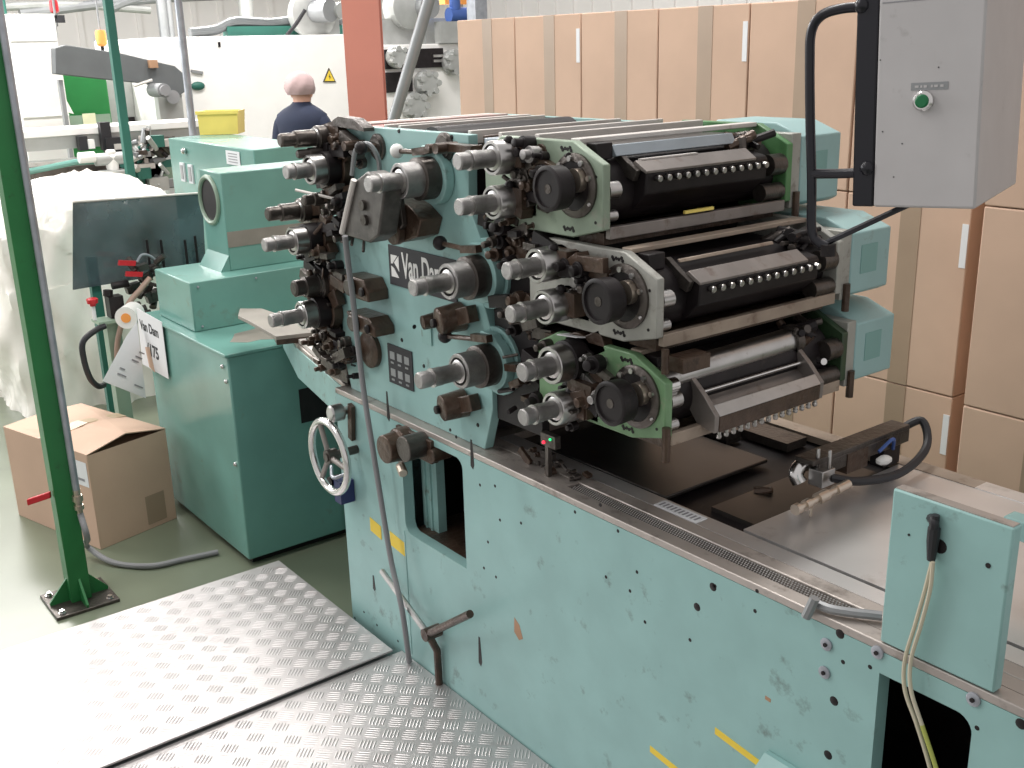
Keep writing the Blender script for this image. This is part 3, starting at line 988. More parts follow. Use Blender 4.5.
# cross members on the top of the press
for (xa, xb, m, za, zb, nm) in ((.075, .10, 'barw', 1.600, 1.624, 'top_rail'), (.105, .145, 'red', 1.600, 1.623, 'red_rail'), (.155, .165, 'barw', 1.6, 1.626, 'top_rail'),
                                (.185, .235, 'red', 1.6, 1.622, 'red_rail'), (.25, .265, 'barw', 1.6, 1.627, 'top_rail'), (.275, .31, 'dsteel', 1.59, 1.618, 'dark_rail'), (.315, .325, 'barw', 1.6, 1.627, 'top_rail'),
                                (.60, .612, 'barw', 1.60, 1.628, 'top_rail'), (.655, .667, 'brown', 1.6, 1.62, 'top_rail'), (.69, .73, 'barl', 1.6, 1.618, 'blue_grey_rail'), (.74, .752, 'barw', 1.6, 1.632, 'top_rail'),
                                (.79, .835, 'barl', 1.59, 1.618, 'blue_grey_rail'), (.86, .874, 'barw', 1.6, 1.634, 'top_rail'), (.90, .955, 'dsteel', 1.58, 1.61, 'dark_rail')):
    mb(m).box(xa, xb, .057 if xb < .68 else .035, .498, za, zb).build(nm, press, bevel=.0015)
b = mb('black').cyl((.46, .057, 1.575), (.46, .46, 1.575), .055, 28)
b.box(.34, .60, .057, .498, 1.50, 1.56)
b.build('upper_drum', press)
b = mb('steel').cyl((.46, .46, 1.575), (.46, .498, 1.575), .035, 24)
b.build('drum_hub', press)
# brownish plate hanging off the left deck
pts = [U(*t, 'Z', .945) for t in ((238, 316), (240, 309), (262, 309), (300, 322), (312, 333), (276, 337), (250, 322))]
b = mb('band').prism([(p.x, p.y) for p in pts], .935, .947, 'Z')
b.use('brown').prism([(p.x, p.y) for p in (pts[2], pts[3], pts[4], pts[5])], .918, .935, 'Z')
b.build('chute_plate', press, bevel=.001)
# little indicator with two lights under the third unit
a = U(546, 441, 'Y', .03)
b = mb('dsteel').box(a.x - .018, a.x + .03, .03, .045, a.z - .012, a.z + .016).box(a.x - .01, a.x + .0, .035, .045, .914, a.z)
b.use('ledr').ball((a.x - .006, .028, a.z - .004), .0036, 8)
b.use('ledg').ball((a.x + .016, .028, a.z + .008), .003, 8)
b.build('indicator', press)
clutter('deck_fittings', .72, .95, .918, .93, .05, .10, 14, 21, ('dsteel', 'brown'), .6)

# ================================================================== SPRAY ARM on the table
z = .99
arm = thing('spray_arm', (1.30, .60, .9165), 'dark steel channel arm with chrome nozzle valve reaching over the table', 'nozzle arm')
b = mb('dsteel')
b.box(1.282, 1.328, .35, .68, z, z + .010).box(1.282, 1.287, .37, .68, z - .032, z).box(1.323, 1.328, .37, .68, z - .028, z)
ab = b.build('channel_bar', arm, bevel=.0015)
mb('black').box(1.288, 1.322, .60, .66, .917, z - .0).build('support_bracket', arm, bevel=.002)
b = mb('chrome').tube([(1.292, .385, z - .010), (1.288, .362, z - .014), (1.288, .350, z - .028), (1.296, .352, z - .044)], .0155, 14)
b.build('elbow', arm)
b = mb('steel').box(1.31, 1.345, .36, .40, z - .045, z - .010)
b.cyl((1.32, .375, z - .01), (1.32, .375, z + .03), .004, 8).cyl((1.34, .385, z - .01), (1.34, .385, z + .03), .004, 8)
b.build('valve_block', arm, bevel=.002)
p0, p1 = U(795, 510, 'Z', .948), U(848, 484, 'Z', .952)
d = (p1 - p0)
b = mb('brass')
b.lathe(p0, d, [(0, .011), (.012, .011), (.013, .006), (.03, .006), (.03, .010), (.045, .010), (.045, .007), (.07, .007), (.07, .012), (.10, .012), (.10, .007), (.13, .007), (.13, .010), (d.length, .010)], 14)
b.cyl(p0 + d * .3, p0 + d * .3 + Vector((0, 0, -.03)), .003, 6)
b.build('nozzle', arm)
b = mb('rubber').tube([(1.34, .39, z - .03), (1.37, .45, z - .045), (1.39, .56, z - .05), (1.37, .68, z - .03), (1.33, .72, z + .01), (1.30, .68, z - .01)], .009, 10)
b.build('hose', arm)
b = mb('blue').tube([(1.335, .56, z - .02), (1.34, .60, z - .0), (1.33, .62, z - .03)], .004, 6)
b.use('white').ball((1.355, .55, z - .03), .014, 10, (1, 1.6, .7))
b.use('brown').box(1.289, 1.33, .46, .53, z - .045, z - .002)
b.build('wiring', arm)

# twisted cable on the end housing
tw = thing('cable', (1.80, -.01, .9), 'thin cream twisted cable hanging from black plug on end housing', 'cable')
b = mb('rubber').lathe(U(931, 560, 'Y', -.008), (0, 0, 1), [(0, .006), (.03, .009), (.05, .009), (.052, .006), (.07, .006)], 10)
b.tube([U(933, 535, 'Y', -.008), U(934, 522, 'Y', -.010), U(931, 518, 'Y', 0)], .007, 8)
b.build('plug', tw)
P1 = [(932, 562), (925, 590), (915, 625), (905, 660), (905, 690), (917, 725), (930, 768), (936, 800)]
P2 = [(933, 562), (930, 590), (921, 625), (911, 660), (911, 690), (922, 725), (936, 768), (944, 800)]
mb('wire').tube([U(*q, 'Y', -.012) for q in P1], .0032, 8).build('wire', tw)
b = mb('wire').tube([U(*q, 'Y', -.016) for q in P2[:6]], .0032, 8)
b.use('wirey').tube([U(*q, 'Y', -.016) for q in P2[5:]], .0034, 8)
b.build('wire', tw)

# ================================================================== HAND PENDANT on the left of the plate
pen = thing('hanging_control_pendant', (.36, -.12, 1.35), 'small grey wedge-shaped metal box hanging in front of the press side plate', 'pendant box')
Yp = -.12
q = [U(*t, 'Y', Yp) for t in ((352, 183), (366, 172), (386, 180), (378, 236), (369, 243), (341, 234))]
back = [v + Vector((.0, .05, 0)) for v in q]
b = mb('pend')
v = q + back
b.add(v, [(0, 1, 2, 3, 4, 5), (11, 10, 9, 8, 7, 6)] + [(i, i + 6, (i + 1) % 6 + 6, (i + 1) % 6) for i in range(6)])
b.build('casing', pen, bevel=.004)
b = mb('barw')
e0, e1 = U(354, 180, 'Y', Yp - .004), U(342, 233, 'Y', Yp - .004)
b.tube([e0, e1], .007, 8, False)
b.build('edge_strip', pen)
b = mb('dsteel')
for (px, py) in ((364, 205), (366, 220)):
    a = U(px, py, 'Y', Yp)
    b.cyl(a, a + Vector((0, -.008, 0)), .012, 14)
b.build('push_buttons', pen)
cb = mb('hose').tube([U(345, 236, 'Y', -.10), U(348, 262, 'Y', -.09), U(353, 300, 'Y', -.07), U(358, 345, 'Y', -.05), U(365, 400, 'Y', -.045), U(373, 450, 'Y', -.045), U(381, 500, 'Y', -.04), U(391, 560, 'Y', -.04), U(402, 610, 'Y', -.05), (.345, -.02, .226)], .0075, 10)
tag(cb.build('cable'), 'grey flexible cable running down the press front beside the handwheel', 'cable')

# ================================================================== CONTROL BOX on black tube frame
ctl = thing('control_box', (1.5, .3, 1.45), 'large grey sheet-metal control box with one green push button', 'control box')
# vertical box turned a little against the press
D0 = 1.75
TILT = 2.6
A = DP(873, 207, D0)                        # lower left front corner
fx = Vector((.80, -.10, 0)).normalized()
B_ = None
# find right front corner on the ray of (975,213) at the same height
def atz(px, py, z_):
    return U(px, py, 'Z', z_)
B_ = atz(975, 214, A.z)
Cc = atz(1040, 172, A.z)
w1 = (B_ - A); w2 = (Cc - B_)
w2 = w2.normalized() * .34
Dd = A + w2
top = 2.35
b = mb('grey')
pl = [A, B_, B_ + w2, Dd]
v = [(p.x, p.y, A.z) for p in pl] + [(p.x, p.y, top) for p in pl]
b.add(v, [(3, 2, 1, 0), (4, 5, 6, 7)] + [(i, (i + 1) % 4, (i + 1) % 4 + 4, i + 4) for i in range(4)])
cbx = b.build('casing', ctl, bevel=.004)
nf = w1.normalized()
nn = Vector((w1.y, -w1.x, 0)).normalized()
if (CAM - A).dot(nn) < 0: nn = -nn
def onface(px, py):
    d = RT * ((px - 512) / FPX) - UP * ((py - 384) / FPX) + fwd
    t = (A - CAM).dot(nn) / d.dot(nn)
    return CAM + d * t
c = onface(929, 103)
b = mb('chrome').lathe(c, nn, [(0, .0155), (.008, .0155), (.011, .0125), (.011, .010)], 24)
pbtn = b.build('button_bezel', ctl)
mb('btn').lathe(c, nn, [(0, .0105), (.012, .0105), (.014, .008)], 20).build('push_button', pbtn)
c = onface(935, 88.5)
b = mb('greyd').obox(c, nf * .028, nn * .0008, Vector((0, 0, .0058)))
lb = b.build('button_label', ctl)
b = mb('grey')
for (o_, w_l) in ((-.019, .004), (-.012, .002), (-.006, .0035), (.004, .002), (.010, .004), (.019, .0035)):
    b.obox(c + nn * .0012 + nf * o_, nf * w_l * .7, nn * .0003, Vector((0, 0, .0018)))
b.build('label_marks', lb)
c = onface(929, 1)
b = mb('inkg').obox(c, nf * .056, nn * .0006, Vector((0, 0, .0008))).build('seam_line', ctl)
b = mb('ink')
for (px, py) in ((887, 60), (886, 132), (895, 178), (945, 70), (905, 145)):
    c = onface(px, py)
    b.cyl(c, c + nn * .0006, .0012, 6)
b.build('specks', ctl)
# black upright at the left edge
off = -nf
sl = onface(853, 205) - onface(874, 207)
wd = sl.length
b = mb('bframe').obox((A + off * (wd / 2 + .001) - nn * .02) + Vector((0, 0, (top - A.z) / 2)), nf * (wd / 2), nn * .018, Vector((0, 0, (top - A.z) / 2)))
b.build('upright', ctl, bevel=.003)
P_ = [onface(*t) - nn * .02 for t in ((870, 5), (845, 6), (825, 12), (814, 28), (811, 60), (809, 120), (808, 180), (806, 228), (812, 241), (822, 246))]
b = mb('bframe').tube(P_, .0082, 12)
b.tube([onface(808, 172) - nn * .02, onface(850, 173) - nn * .018, onface(872, 169) - nn * .015], .008, 10)
b.ball(onface(868, 168) - nn * .006, .013, 10).ball(onface(870, 4) - nn * .006, .013, 10)
b.build('tube_handle', ctl)
e = P_[-1]
b = mb('bframe').tube([onface(818, 243) - nn * .02, onface(890, 212) - nn * .10], .0055, 8, False)
b.build('stay_rod', ctl)
b = mb('black').cyl(e + Vector((0, 0, .004)), e - Vector((0, 0, .016)), .013, 18).build('foot', ctl)

_piv = Matrix.Translation(A - WORLD[ctl.name])
for _o in [o_ for o_ in bpy.data.objects if o_.parent == ctl]:
    _o.matrix_basis = _piv @ Matrix.Rotation(R(TILT), 4, nn) @ _piv.inverted() @ _o.matrix_basis

# ================================================================== DRIVE CABINET (left of the press)
cabx0, cabx1 = -1.70, -.887
cabt = thing('drive_cabinet', (-1.3, .35, 0), 'tall dark green floor cabinet with glossy side standing left of the press', 'cabinet')
b = mb('black').box(cabx0 + .04, cabx1 - .03, .08, .60, 0, .03).build('plinth', cabt)
b = mb('cab').box(cabx0, cabx1, .055, .62, .028, .80)
cb = b.build('cabinet_body', cabt, bevel=.006)
b = mb('cab').box(cabx0 - .02, cabx1 + .006, .045, .63, .800, .812)
b.build('cabinet_top', cabt, bevel=.003)
b = mb('band').prism([(-1.06 + .10 * math.cos(a_ * .45) * (1 + .25 * math.sin(a_ * 2.3)), .27 + .12 * math.sin(a_ * .45) * (1 + .2 * math.cos(a_ * 1.7))) for a_ in range(14)], .812, .8126, 'Z')
b.build('oil_stain', cabt)
for (x, y, z_) in ((-.91, .053, .71), (-.91, .053, .40), (-.93, .053, .76)):
    mb('chrome').ball((x, y, z_), .009, 10).build('stud', cabt)
mb('brown').cyl((-.886, .47, .62), (-.878, .47, .62), .016, 12).build('lock', cabt)

mb('black').box(cabx1 - .001, cabx1 + .0015, .31, .42, .50, .63).build('black_recess_patch', cabt)  # flat black patch, the dark of an opening put into the colour
# gearbox block and column on the cabinet
gb = thing('blower_housing', (-1.5, .35, .812), 'two-step green machine housing with round port, on the drive cabinet', 'machine housing')
b = mb('cab').box(-1.62, -1.256, .09, .66, .8125, 1.0)
b.build('lower_box', gb, bevel=.004)
b = mb('cab').box(-1.57, -1.36, .295, .80, 1.0, 1.372)
cl = b.build('column', gb, bevel=.004)
mb('band').box(-1.362, -1.3585, .297, .80, 1.09, 1.15).build('worn_band', gb)
mb('cab').prism([(.255, 1.0), (.295, 1.0), (.295, 1.06)], -1.57, -1.36, 'X').build('gusset', gb)
PC = U(210, 200, 'Y', .295)
b = mb('cabl').torus((PC.x, .293, PC.z), (0, 1, 0), .088, .010, 40, 8)
pr_ = b.build('port_ring', gb)
mb('black').cyl((PC.x, .2942, PC.z), (PC.x, .297, PC.z), .085, 36).build('port_opening', pr_)
b = mb('galv')
for (x, z_) in ((-1.26 + .0055, .98), (-1.26 + .0055, .83)):
    for y in (.12, .35, .6):
        b.ball((x, y, z_), .005, 8)
b.build('cover_screws', gb)

# notices on the cabinet
nt = thing('notice_board', (-1.69, .05, .7), 'white laminated notice with dark print on the cabinet side', 'notice')
q = [U(*t, 'Y', .046) for t in ((137, 308), (162, 322), (169, 379), (143, 364))]
b = mb('paper')
b.add([(p.x, .046, p.z) for p in q] + [(p.x, .044, p.z) for p in q], [(0, 1, 2, 3), (7, 6, 5, 4), (0, 4, 5, 1), (1, 5, 6, 2), (2, 6, 7, 3), (3, 7, 4, 0)])
b.build('sheet', nt)
ux = (q[1] - q[0]).normalized()
uz = (q[0] - q[3]).normalized()
cc = U(149, 329, 'Y', .0435)
text_mesh('Van Dam', .055, 'heading', nt, frame(cc, (1, 0, 0), (0, 0, 1)), 'ink', .0004, bold=.0015)
cc = U(153, 352, 'Y', .0435)
text_mesh('(175', .07, 'number', nt, frame(cc, (1, 0, 0), (0, 0, 1)), 'ink', .0004, bold=.002)
p = U(149, 358, 'Y', .043)
mb('card').prism([(p.x - .03, p.z + .04), (p.x + .02, p.z + .05), (p.x + .05, p.z - .05), (p.x - .01, p.z - .04)], .0425, .0438).build('printed_patch', nt)
q = [U(a_, b_, 'Y', c_) for (a_, b_, c_) in ((137, 322, .03), (146, 398, .01), (103, 381, -.16), (127, 336, -.04))]
n0 = (q[1] - q[0]).cross(q[2] - q[0])
q[3] = CAM + (q[3] - CAM) * ((q[0] - CAM).dot(n0) / (q[3] - CAM).dot(n0))
b = mb('paper')
b.add([tuple(p) for p in q] + [(p.x, p.y - .002, p.z) for p in q], [(0, 1, 2, 3), (7, 6, 5, 4), (0, 4, 5, 1), (1, 5, 6, 2), (2, 6, 7, 3), (3, 7, 4, 0)])
b.use('inkg')
uu = (q[1] - q[2]); vv = (q[0] - q[2])
nrm_ = uu.cross(vv).normalized()
if nrm_.dot(CAM - q[2]) < 0: nrm_ = -nrm_
for (u_, v_, l_) in ((.18, .18, .20), (.16, .27, .12), (.30, .45, .16), (.33, .52, .16), (.36, .60, .12), (.62, .12, .2)):
    b.obox(q[2] + uu * (u_ + l_ / 2) + vv * v_ + nrm_ * .003, uu * l_ / 2, nrm_ * .0004, vv * .010)
tag(b.build('hanging_sheet'), 'pale triangular-looking paper sheet hanging off the cabinet corner', 'paper sheet')
p = U(126, 318, 'Y', .03)
b = mb('white').cyl(p, p + Vector((-.08, .06, 0)), .046, 28)
rl = b.build('paper_roll')
tag(rl, 'white paper roll end at the cabinet edge behind the notices', 'paper roll')
mb('orangeb').cyl(p + Vector((.0004, -.0003, 0)), p + Vector((.003, -.002, 0)), .020, 16).build('core', rl, loc=None).location = (0, 0, 0)

# ================================================================== TREAD PLATES
def tread(name, x0, x1, y0, y1, z, label):
    b = mb('tread').box(x0, x1, y0, y1, z - .005, z)
    c = .0465
    rt2 = math.sqrt(.5)
    n = int(max(x1 - x0, y1 - y0) * 1.6 / c) + 4
    vs, fs = [], []
    for i in range(-n, n):
        for j in range(-n, n):
            u, v = i * c, j * c
            wx = x0 + .5 + (u - v) * rt2
            wy = y0 + .5 + (u + v) * rt2
            if not (x0 + .018 < wx < x1 - .018 and y0 + .018 < wy < y1 - .018): continue
            o = (i + j) % 2
            L, pitch, hw = .0200, .0084, .0023
            for k in range(5):
                t = (k - 2) * pitch
                LL = L * (1 if k in (1, 2, 3) else .86)
                a = (rt2, rt2) if o else (-rt2, rt2)
                e = (-a[1], a[0])
                cx, cy = wx + e[0] * t, wy + e[1] * t
                P = lambda s_, w_, h_: (cx + a[0] * s_ + e[0] * w_, cy + a[1] * s_ + e[1] * w_, z + h_ * .6)
                k0 = len(vs)
                vs += [P(-LL, 0, 0), P(-LL * .6, -hw, 0), P(LL * .6, -hw, 0), P(LL, 0, 0), P(LL * .6, hw, 0), P(-LL * .6, hw, 0), P(-LL * .6, 0, .0017), P(LL * .6, 0, .0017)]
                fs += [tuple(k0 + q_ for q_ in f) for f in ((0, 1, 6), (1, 2, 7, 6), (2, 3, 7), (3, 4, 7), (4, 5, 6, 7), (5, 0, 6))]
    b.add(vs, fs)
    o = b.build(name, loc=((x0 + x1) / 2, (y0 + y1) / 2, z), ang=15)
    tag(o, label, 'floor plate', 'aluminium tread plates of the platform')
    return o


tread('tread_plate', -.425, .276, -2.3, -.030, .234, 'aluminium tread plate of the platform, the farther one nearer the green post')
tread('tread_plate', .279, 1.9, -2.3, -.003, NEARZ, 'aluminium tread plate of the platform, nearer one along the press front')
b = mb('greyd').box(-.41, 1.88, -2.28, -.04, .165, .216)
for x in (-.38, .25, .9, 1.8):
    for y in (-.1, -1.1, -2.2):
        b.box(x - .03, x + .03, y - .03, y + .03, 0, .165)
tag(b.build('platform_frame'), 'low grey steel frame carrying the tread plates', 'platform')

# ================================================================== GREEN POST
gp = thing('green_post', (-1.045, -.507, 0), 'dark green square steel post on bolted base plate in the foreground', 'post')
cx, cy = -1.045, -.507
mb('green').box(cx - .034, cx + .034, cy - .034, cy + .034, .012, 3.6).build('post', gp, bevel=.003)
b = mb('galv').box(cx - .105, cx + .105, cy - .105, cy + .105, 0, .012)
bp = b.build('base_plate', gp, bevel=.002)
bp.data.materials[0] = M['dsteel']
for (dx, dy) in ((1, 0), (-1, 0), (0, 1), (0, -1)):
    if dx:
        mb('green').prism([(cx + dx * .034, .012), (cx + dx * .098, .012), (cx + dx * .098, .022), (cx + dx * .034, .095)], cy - .004, cy + .004).build('gusset', gp)
    else:
        mb('green').prism([(cy + dy * .034, .012), (cy + dy * .098, .012), (cy + dy * .098, .022), (cy + dy * .034, .095)], cx - .004, cx + .004, 'X').build('gusset', gp)
for (dx, dy) in ((.08, .08), (-.08, .08), (.08, -.08), (-.08, -.08)):
    mb('chrome').lathe((cx + dx, cy + dy, .012), (0, 0, 1), [(0, .014), (.003, .014), (.003, .009), (.012, .009)], 6).build('bolt', gp)
pxp = (cx + .046, cy + .034)
mb('galv').cyl((pxp[0], pxp[1], .42), (pxp[0], pxp[1], 3.6), .0115, 12).build('conduit', gp)
b = mb('brass').lathe((pxp[0], pxp[1], .33), (0, 0, 1), [(0, .010), (.02, .010), (.02, .016), (.035, .016), (.035, .012), (.05, .012), (.05, .017), (.07, .017), (.07, .012), (.09, .012)], 12)
b.build('hose_coupling', gp)
p = Vector((pxp[0], pxp[1] - .1, .415))
b = mb('redh').obox((cx - .0, cy - .075, .405), (.012, .035, .008), (-.006, .004, 0), (0, 0, .011))
b.build('valve_handle', gp, bevel=.003)
b = mb('hose').tube([(pxp[0], pxp[1], .335), (pxp[0] + .003, pxp[1] + .01, .24), U(86, 545, 'Z', .06), U(112, 562, 'Z', .016), U(150, 566, 'Z', .012), U(185, 559, 'Z', .012), U(218, 552, 'Z', .012)], .0105, 10)
tag(b.build('hose'), 'grey rubber hose from the green post across the floor to the cabinet', 'hose')

# ================================================================== CARDBOARD BOX ON FLOOR
p0, p1, p2 = U(101, 550, 'Z', 0), U(8, 519, 'Z', 0), U(177, 518, 'Z', 0)
ex = (p2 - p0); ex.z = 0
ey = (p1 - p0); ey.z = 0
ey = ey - ex.normalized() * ey.dot(ex.normalized())
# height from the top front corner measured at (82,455)
t_ = None
best = 9
for k in range(200, 700):
    h_ = k / 1000
    q = p0 + Vector((0, 0, h_)) - CAM
    dpt = q.dot(fwd)
    yy = 384 - FPX * q.dot(UP) / dpt
    if abs(yy - 456) < best:
        best, t_ = abs(yy - 456), h_
hb = t_
bx = thing('cardboard_box', p0 + (ex + ey) / 2, 'brown cardboard carton with half-open lid on the floor behind the green post', 'box')
v = [p0, p0 + ex, p0 + ex + ey, p0 + ey]
b = mb('card')
b.add([tuple(p) for p in v] + [tuple(p + Vector((0, 0, hb))) for p in v], [(3, 2, 1, 0), (0, 1, 5, 4), (1, 2, 6, 5), (2, 3, 7, 6), (3, 0, 4, 7)])
b.add([tuple(p + Vector((0, 0, hb - .02))) for p in v], [(0, 1, 2, 3)])
b.build('carton', bx, bevel=.002)
Z = Vector((0, 0, 1))
up4 = Vector((0, 0, hb))
n_ex, n_ey = ex.normalized(), ey.normalized()
# two long flaps meeting in the middle, the near one lifted a little along its outer edge
def slab(m, pts, th, name, parent):
    b = mb(m)
    b.add([tuple(p) for p in pts] + [tuple(p + Vector((0, 0, th))) for p in pts], [(3, 2, 1, 0), (4, 5, 6, 7)] + [(i, (i + 1) % 4, (i + 1) % 4 + 4, i + 4) for i in range(4)])
    return b.build(name, parent)
t0, t1, t2, t3 = [p + up4 for p in v]
slab('card', [t0, t0 + ex * .50 + Z * .035, t3 + ex * .5 + Z * .01, t3], .004, 'lid_flap', bx)
slab('card', [t0 + ex * .50 + Z * .034, t1, t2, t3 + ex * .5 + Z * .01], .004, 'lid_flap', bx)
slab('tape2', [t0 + ey * .44 + Z * .006, t0 + ex * .5 + ey * .44 + Z * .029, t0 + ex * .5 + ey * .56 + Z * .026, t0 + ey * .56 + Z * .006], .002, 'tape_strip', bx)
slab('tape2', [t0 + ex * .5 + ey * .44 + Z * .029, t1 + ey * .44 + Z * .006, t1 + ey * .56 + Z * .006, t0 + ex * .5 + ey * .56 + Z * .026], .002, 'tape_strip', bx)
nb = ex.cross(Z).normalized()
nside = -ey.normalized()
s0 = p0 + ex * .62 + Z * .02 + nside * .001
b = mb('tape').add([tuple(s0), tuple(s0 + ex * .25), tuple(s0 + ex * .25 + Z * .12), tuple(s0 + Z * .12)], [(0, 1, 2, 3)])
b.build('tape_patch', bx)
nl = -ex.normalized()
s0 = p0 + nl * .001 + ey * .02 + Z * (hb * .66)
b = mb('paper').add([tuple(s0), tuple(s0 + ey * .22), tuple(s0 + ey * .22 + Z * .10), tuple(s0 + Z * .10)], [(0, 1, 2, 3)])
b.use('inkg').add([tuple(s0 + nl * .001 + ey * .04 + Z * .02), tuple(s0 + nl * .001 + ey * .15 + Z * .02), tuple(s0 + nl * .001 + ey * .15 + Z * .03), tuple(s0 + nl * .001 + ey * .04 + Z * .03)], [(0, 1, 2, 3)])
b.build('shipping_label', bx)

# ================================================================== STACKED CARTONS BEHIND
def carton(x, y, z_, wx, dy, h, label, labside=None):
    t = thing('stacked_carton', (x + wx / 2, y + dy / 2, z_), label, 'carton', 'brown cartons stacked behind the press')
    g = .003
    body = mb('card').box(x + g, x + wx - g, y, y + dy, z_ + .001, z_ + h - .002).build('carton', t, bevel=.004)
    mb('tape').box(x + wx * .46, x + wx * .62, y - .0015, y + .001, z_ + .002, z_ + h - .003).build('tape_strip', t)
    if labside:
        b = mb('paper').box(x + wx - .026, x + wx - .006, y - .002, y + .001, z_ + h * .68, z_ + h * .90)
        b.build('label', t)
    return t


tierz = [.17, .752, 1.334]
seq = ['first', 'second', 'third', 'fourth', 'fifth', 'sixth']
for i in range(6):
    x = -1.65 + .425 * i
    for k in range(3):
        tn = ('bottom', 'middle', 'top')[k]
        lbl = '%s-tier brown carton in the %s column counted from the left end of the stack' % (tn, seq[i])
        carton(x, 1.6, tierz[k], .425, .5, .582, lbl, labside=(k == 2 and i in (1, 3, 5)) or (k == 1 and i == 5) or (k == 0 and i == 5))
for i in range(2):
    for k in range(4):
        lbl = '%s brown carton of the %s column at the right edge beside the control box' % (('lowest', 'second lowest', 'third', 'topmost')[k], ('nearer', 'outer')[i])
        carton(.985 + i * .43, 1.50, .20 + k * .575, .425, .5, .575, lbl)
for k, (x0, x1, y) in enumerate(((-1.65, -.39, 1.6), (-.36, .88, 1.6), (.95, 1.9, 1.5))):
    b = mb('wood')
    for j in range(3):
        yy = y + .02 + j * .2
        b.box(x0, x1, yy, yy + .08, 0, .14)
    b.box(x0, x1, y, y + .5, .14, .199 if k == 2 else .169)
    tag(b.build('pallet'), 'wooden pallet under the %s cartons of the stack' % ('left-hand', 'middle', 'right-hand')[k], 'pallet', 'pallets under the cartons')

# ================================================================== BACKGROUND NEAR LEFT
# smoked guard panel and valve stand behind the cabinet
gd = thing('guard_panel', (-2.0, .2, .0), 'dark smoked plastic guard panel behind the green cabinet', 'guard panel')
XG = -2.12
q = [U(*t, 'X', XG) for t in ((73, 202), (202, 193), (206, 268), (73, 290))]
b = mb('guard')
b.add([tuple(p) for p in q] + [tuple(p + Vector((-.006, 0, 0))) for p in q], [(0, 1, 2, 3), (7, 6, 5, 4), (0, 4, 5, 1), (1, 5, 6, 2), (2, 6, 7, 3), (3, 7, 4, 0)])
b.build('panel', gd)
b = mb('barw').tube([q[0], q[1]], .005, 6, False)
b.build('top_edge', gd)
for (px, py) in ((148, 250), (162, 250), (186, 250), (196, 246)):  # rods added to imitate faint dark reflections in the panel
    p_ = U(px, py, 'X', XG + .02)
    mb('black').cyl(p_ + Vector((0, 0, -.10)), p_ + Vector((0, 0, .045)), .006, 8).build('reflection_rod', gd)
yl = U(95, 280, 'X', XG - .02)
yr = U(195, 280, 'X', XG - .02)
b = mb('bgreen').box(XG - .05, XG - .015, yl.y - .02, yl.y + .02, 0, yl.z + .1).box(XG - .05, XG - .015, yr.y, yr.y + .04, 0, yr.z + .1)
b.build('support_leg', gd)

vs_ = thing('valve_stand', (-1.85, .0, 0), 'pale green valve stand with two red taps beside the smoked panel', 'valve stand')
XV = -2.02
def V(px, py, dx=0): return U(px, py, 'X', XV + dx)
b = mb('cabl')
a, c = V(104, 322), V(118, 322)
b.box(XV - .03, XV + .03, a.y, c.y, 0, a.z)
a2, c2 = V(95, 322), V(127, 322)
b.box(XV - .05, XV + .05, a2.y, c2.y, a.z, a.z + .012)
b.build('stand_post', vs_)
b = mb('dsteel')
rnd = random.Random(4)
for k in range(30):
    p = V(rnd.uniform(128, 158), rnd.uniform(262, 318), rnd.uniform(-.04, .03))
    if rnd.random() < .5: b.cyl(p, p + Vector((rnd.uniform(-.05, .05), rnd.uniform(-.05, .05), rnd.uniform(-.04, .04))), rnd.uniform(.006, .018), 10)
    else: b.obox(p, (.02, 0, 0), (0, rnd.uniform(.01, .03), .004), (0, -.003, rnd.uniform(.008, .02)))
b.use('black')
p = V(115, 306); b.obox(p, (.03, 0, 0), (0, .03, 0), (0, 0, .045))
p = V(112, 286); b.cyl(p, V(128, 283), .016, 10)
p = V(108, 290); b.cyl(p, V(108, 296), .02, 10)
b.build('valve_cluster', vs_)
for (px, py) in ((127, 263), (134, 274)):
    p = V(px, py, .04)
    mb('redh').obox(p, (.008, 0, 0), (0, .034, -.006), (0, .003, .010)).build('red_tap', vs_)
mb('hose2').tube([V(150, 278, .05), V(140, 290, .06), V(128, 305, .06), V(120, 330, .06), V(117, 352, .05), V(120, 380, .02)], .012, 10).build('tan_hose', vs_)
mb('galv').tube([V(137, 262, .02), V(142, 255, .02), V(150, 256, .02), V(160, 264, .02)], .006, 8).build('steel_pipe', vs_)
mb('rubber').tube([V(105, 326, .05), V(96, 330, .06), V(83, 342, .07), V(84, 360, .07), V(90, 378, .07), V(98, 386, .05), V(104, 385, .02)], .0125, 10).build('black_hose', vs_)
a = V(93, 306)
b = mb('redh').lathe(a, (0, 0, 1), [(0, .012), (.01, .012), (.012, .022), (.03, .024), (.034, .018)], 14)
b.use('paper').cyl(a + Vector((0, 0, -.06)), a, .008, 8)
b.build('red_knob', vs_)

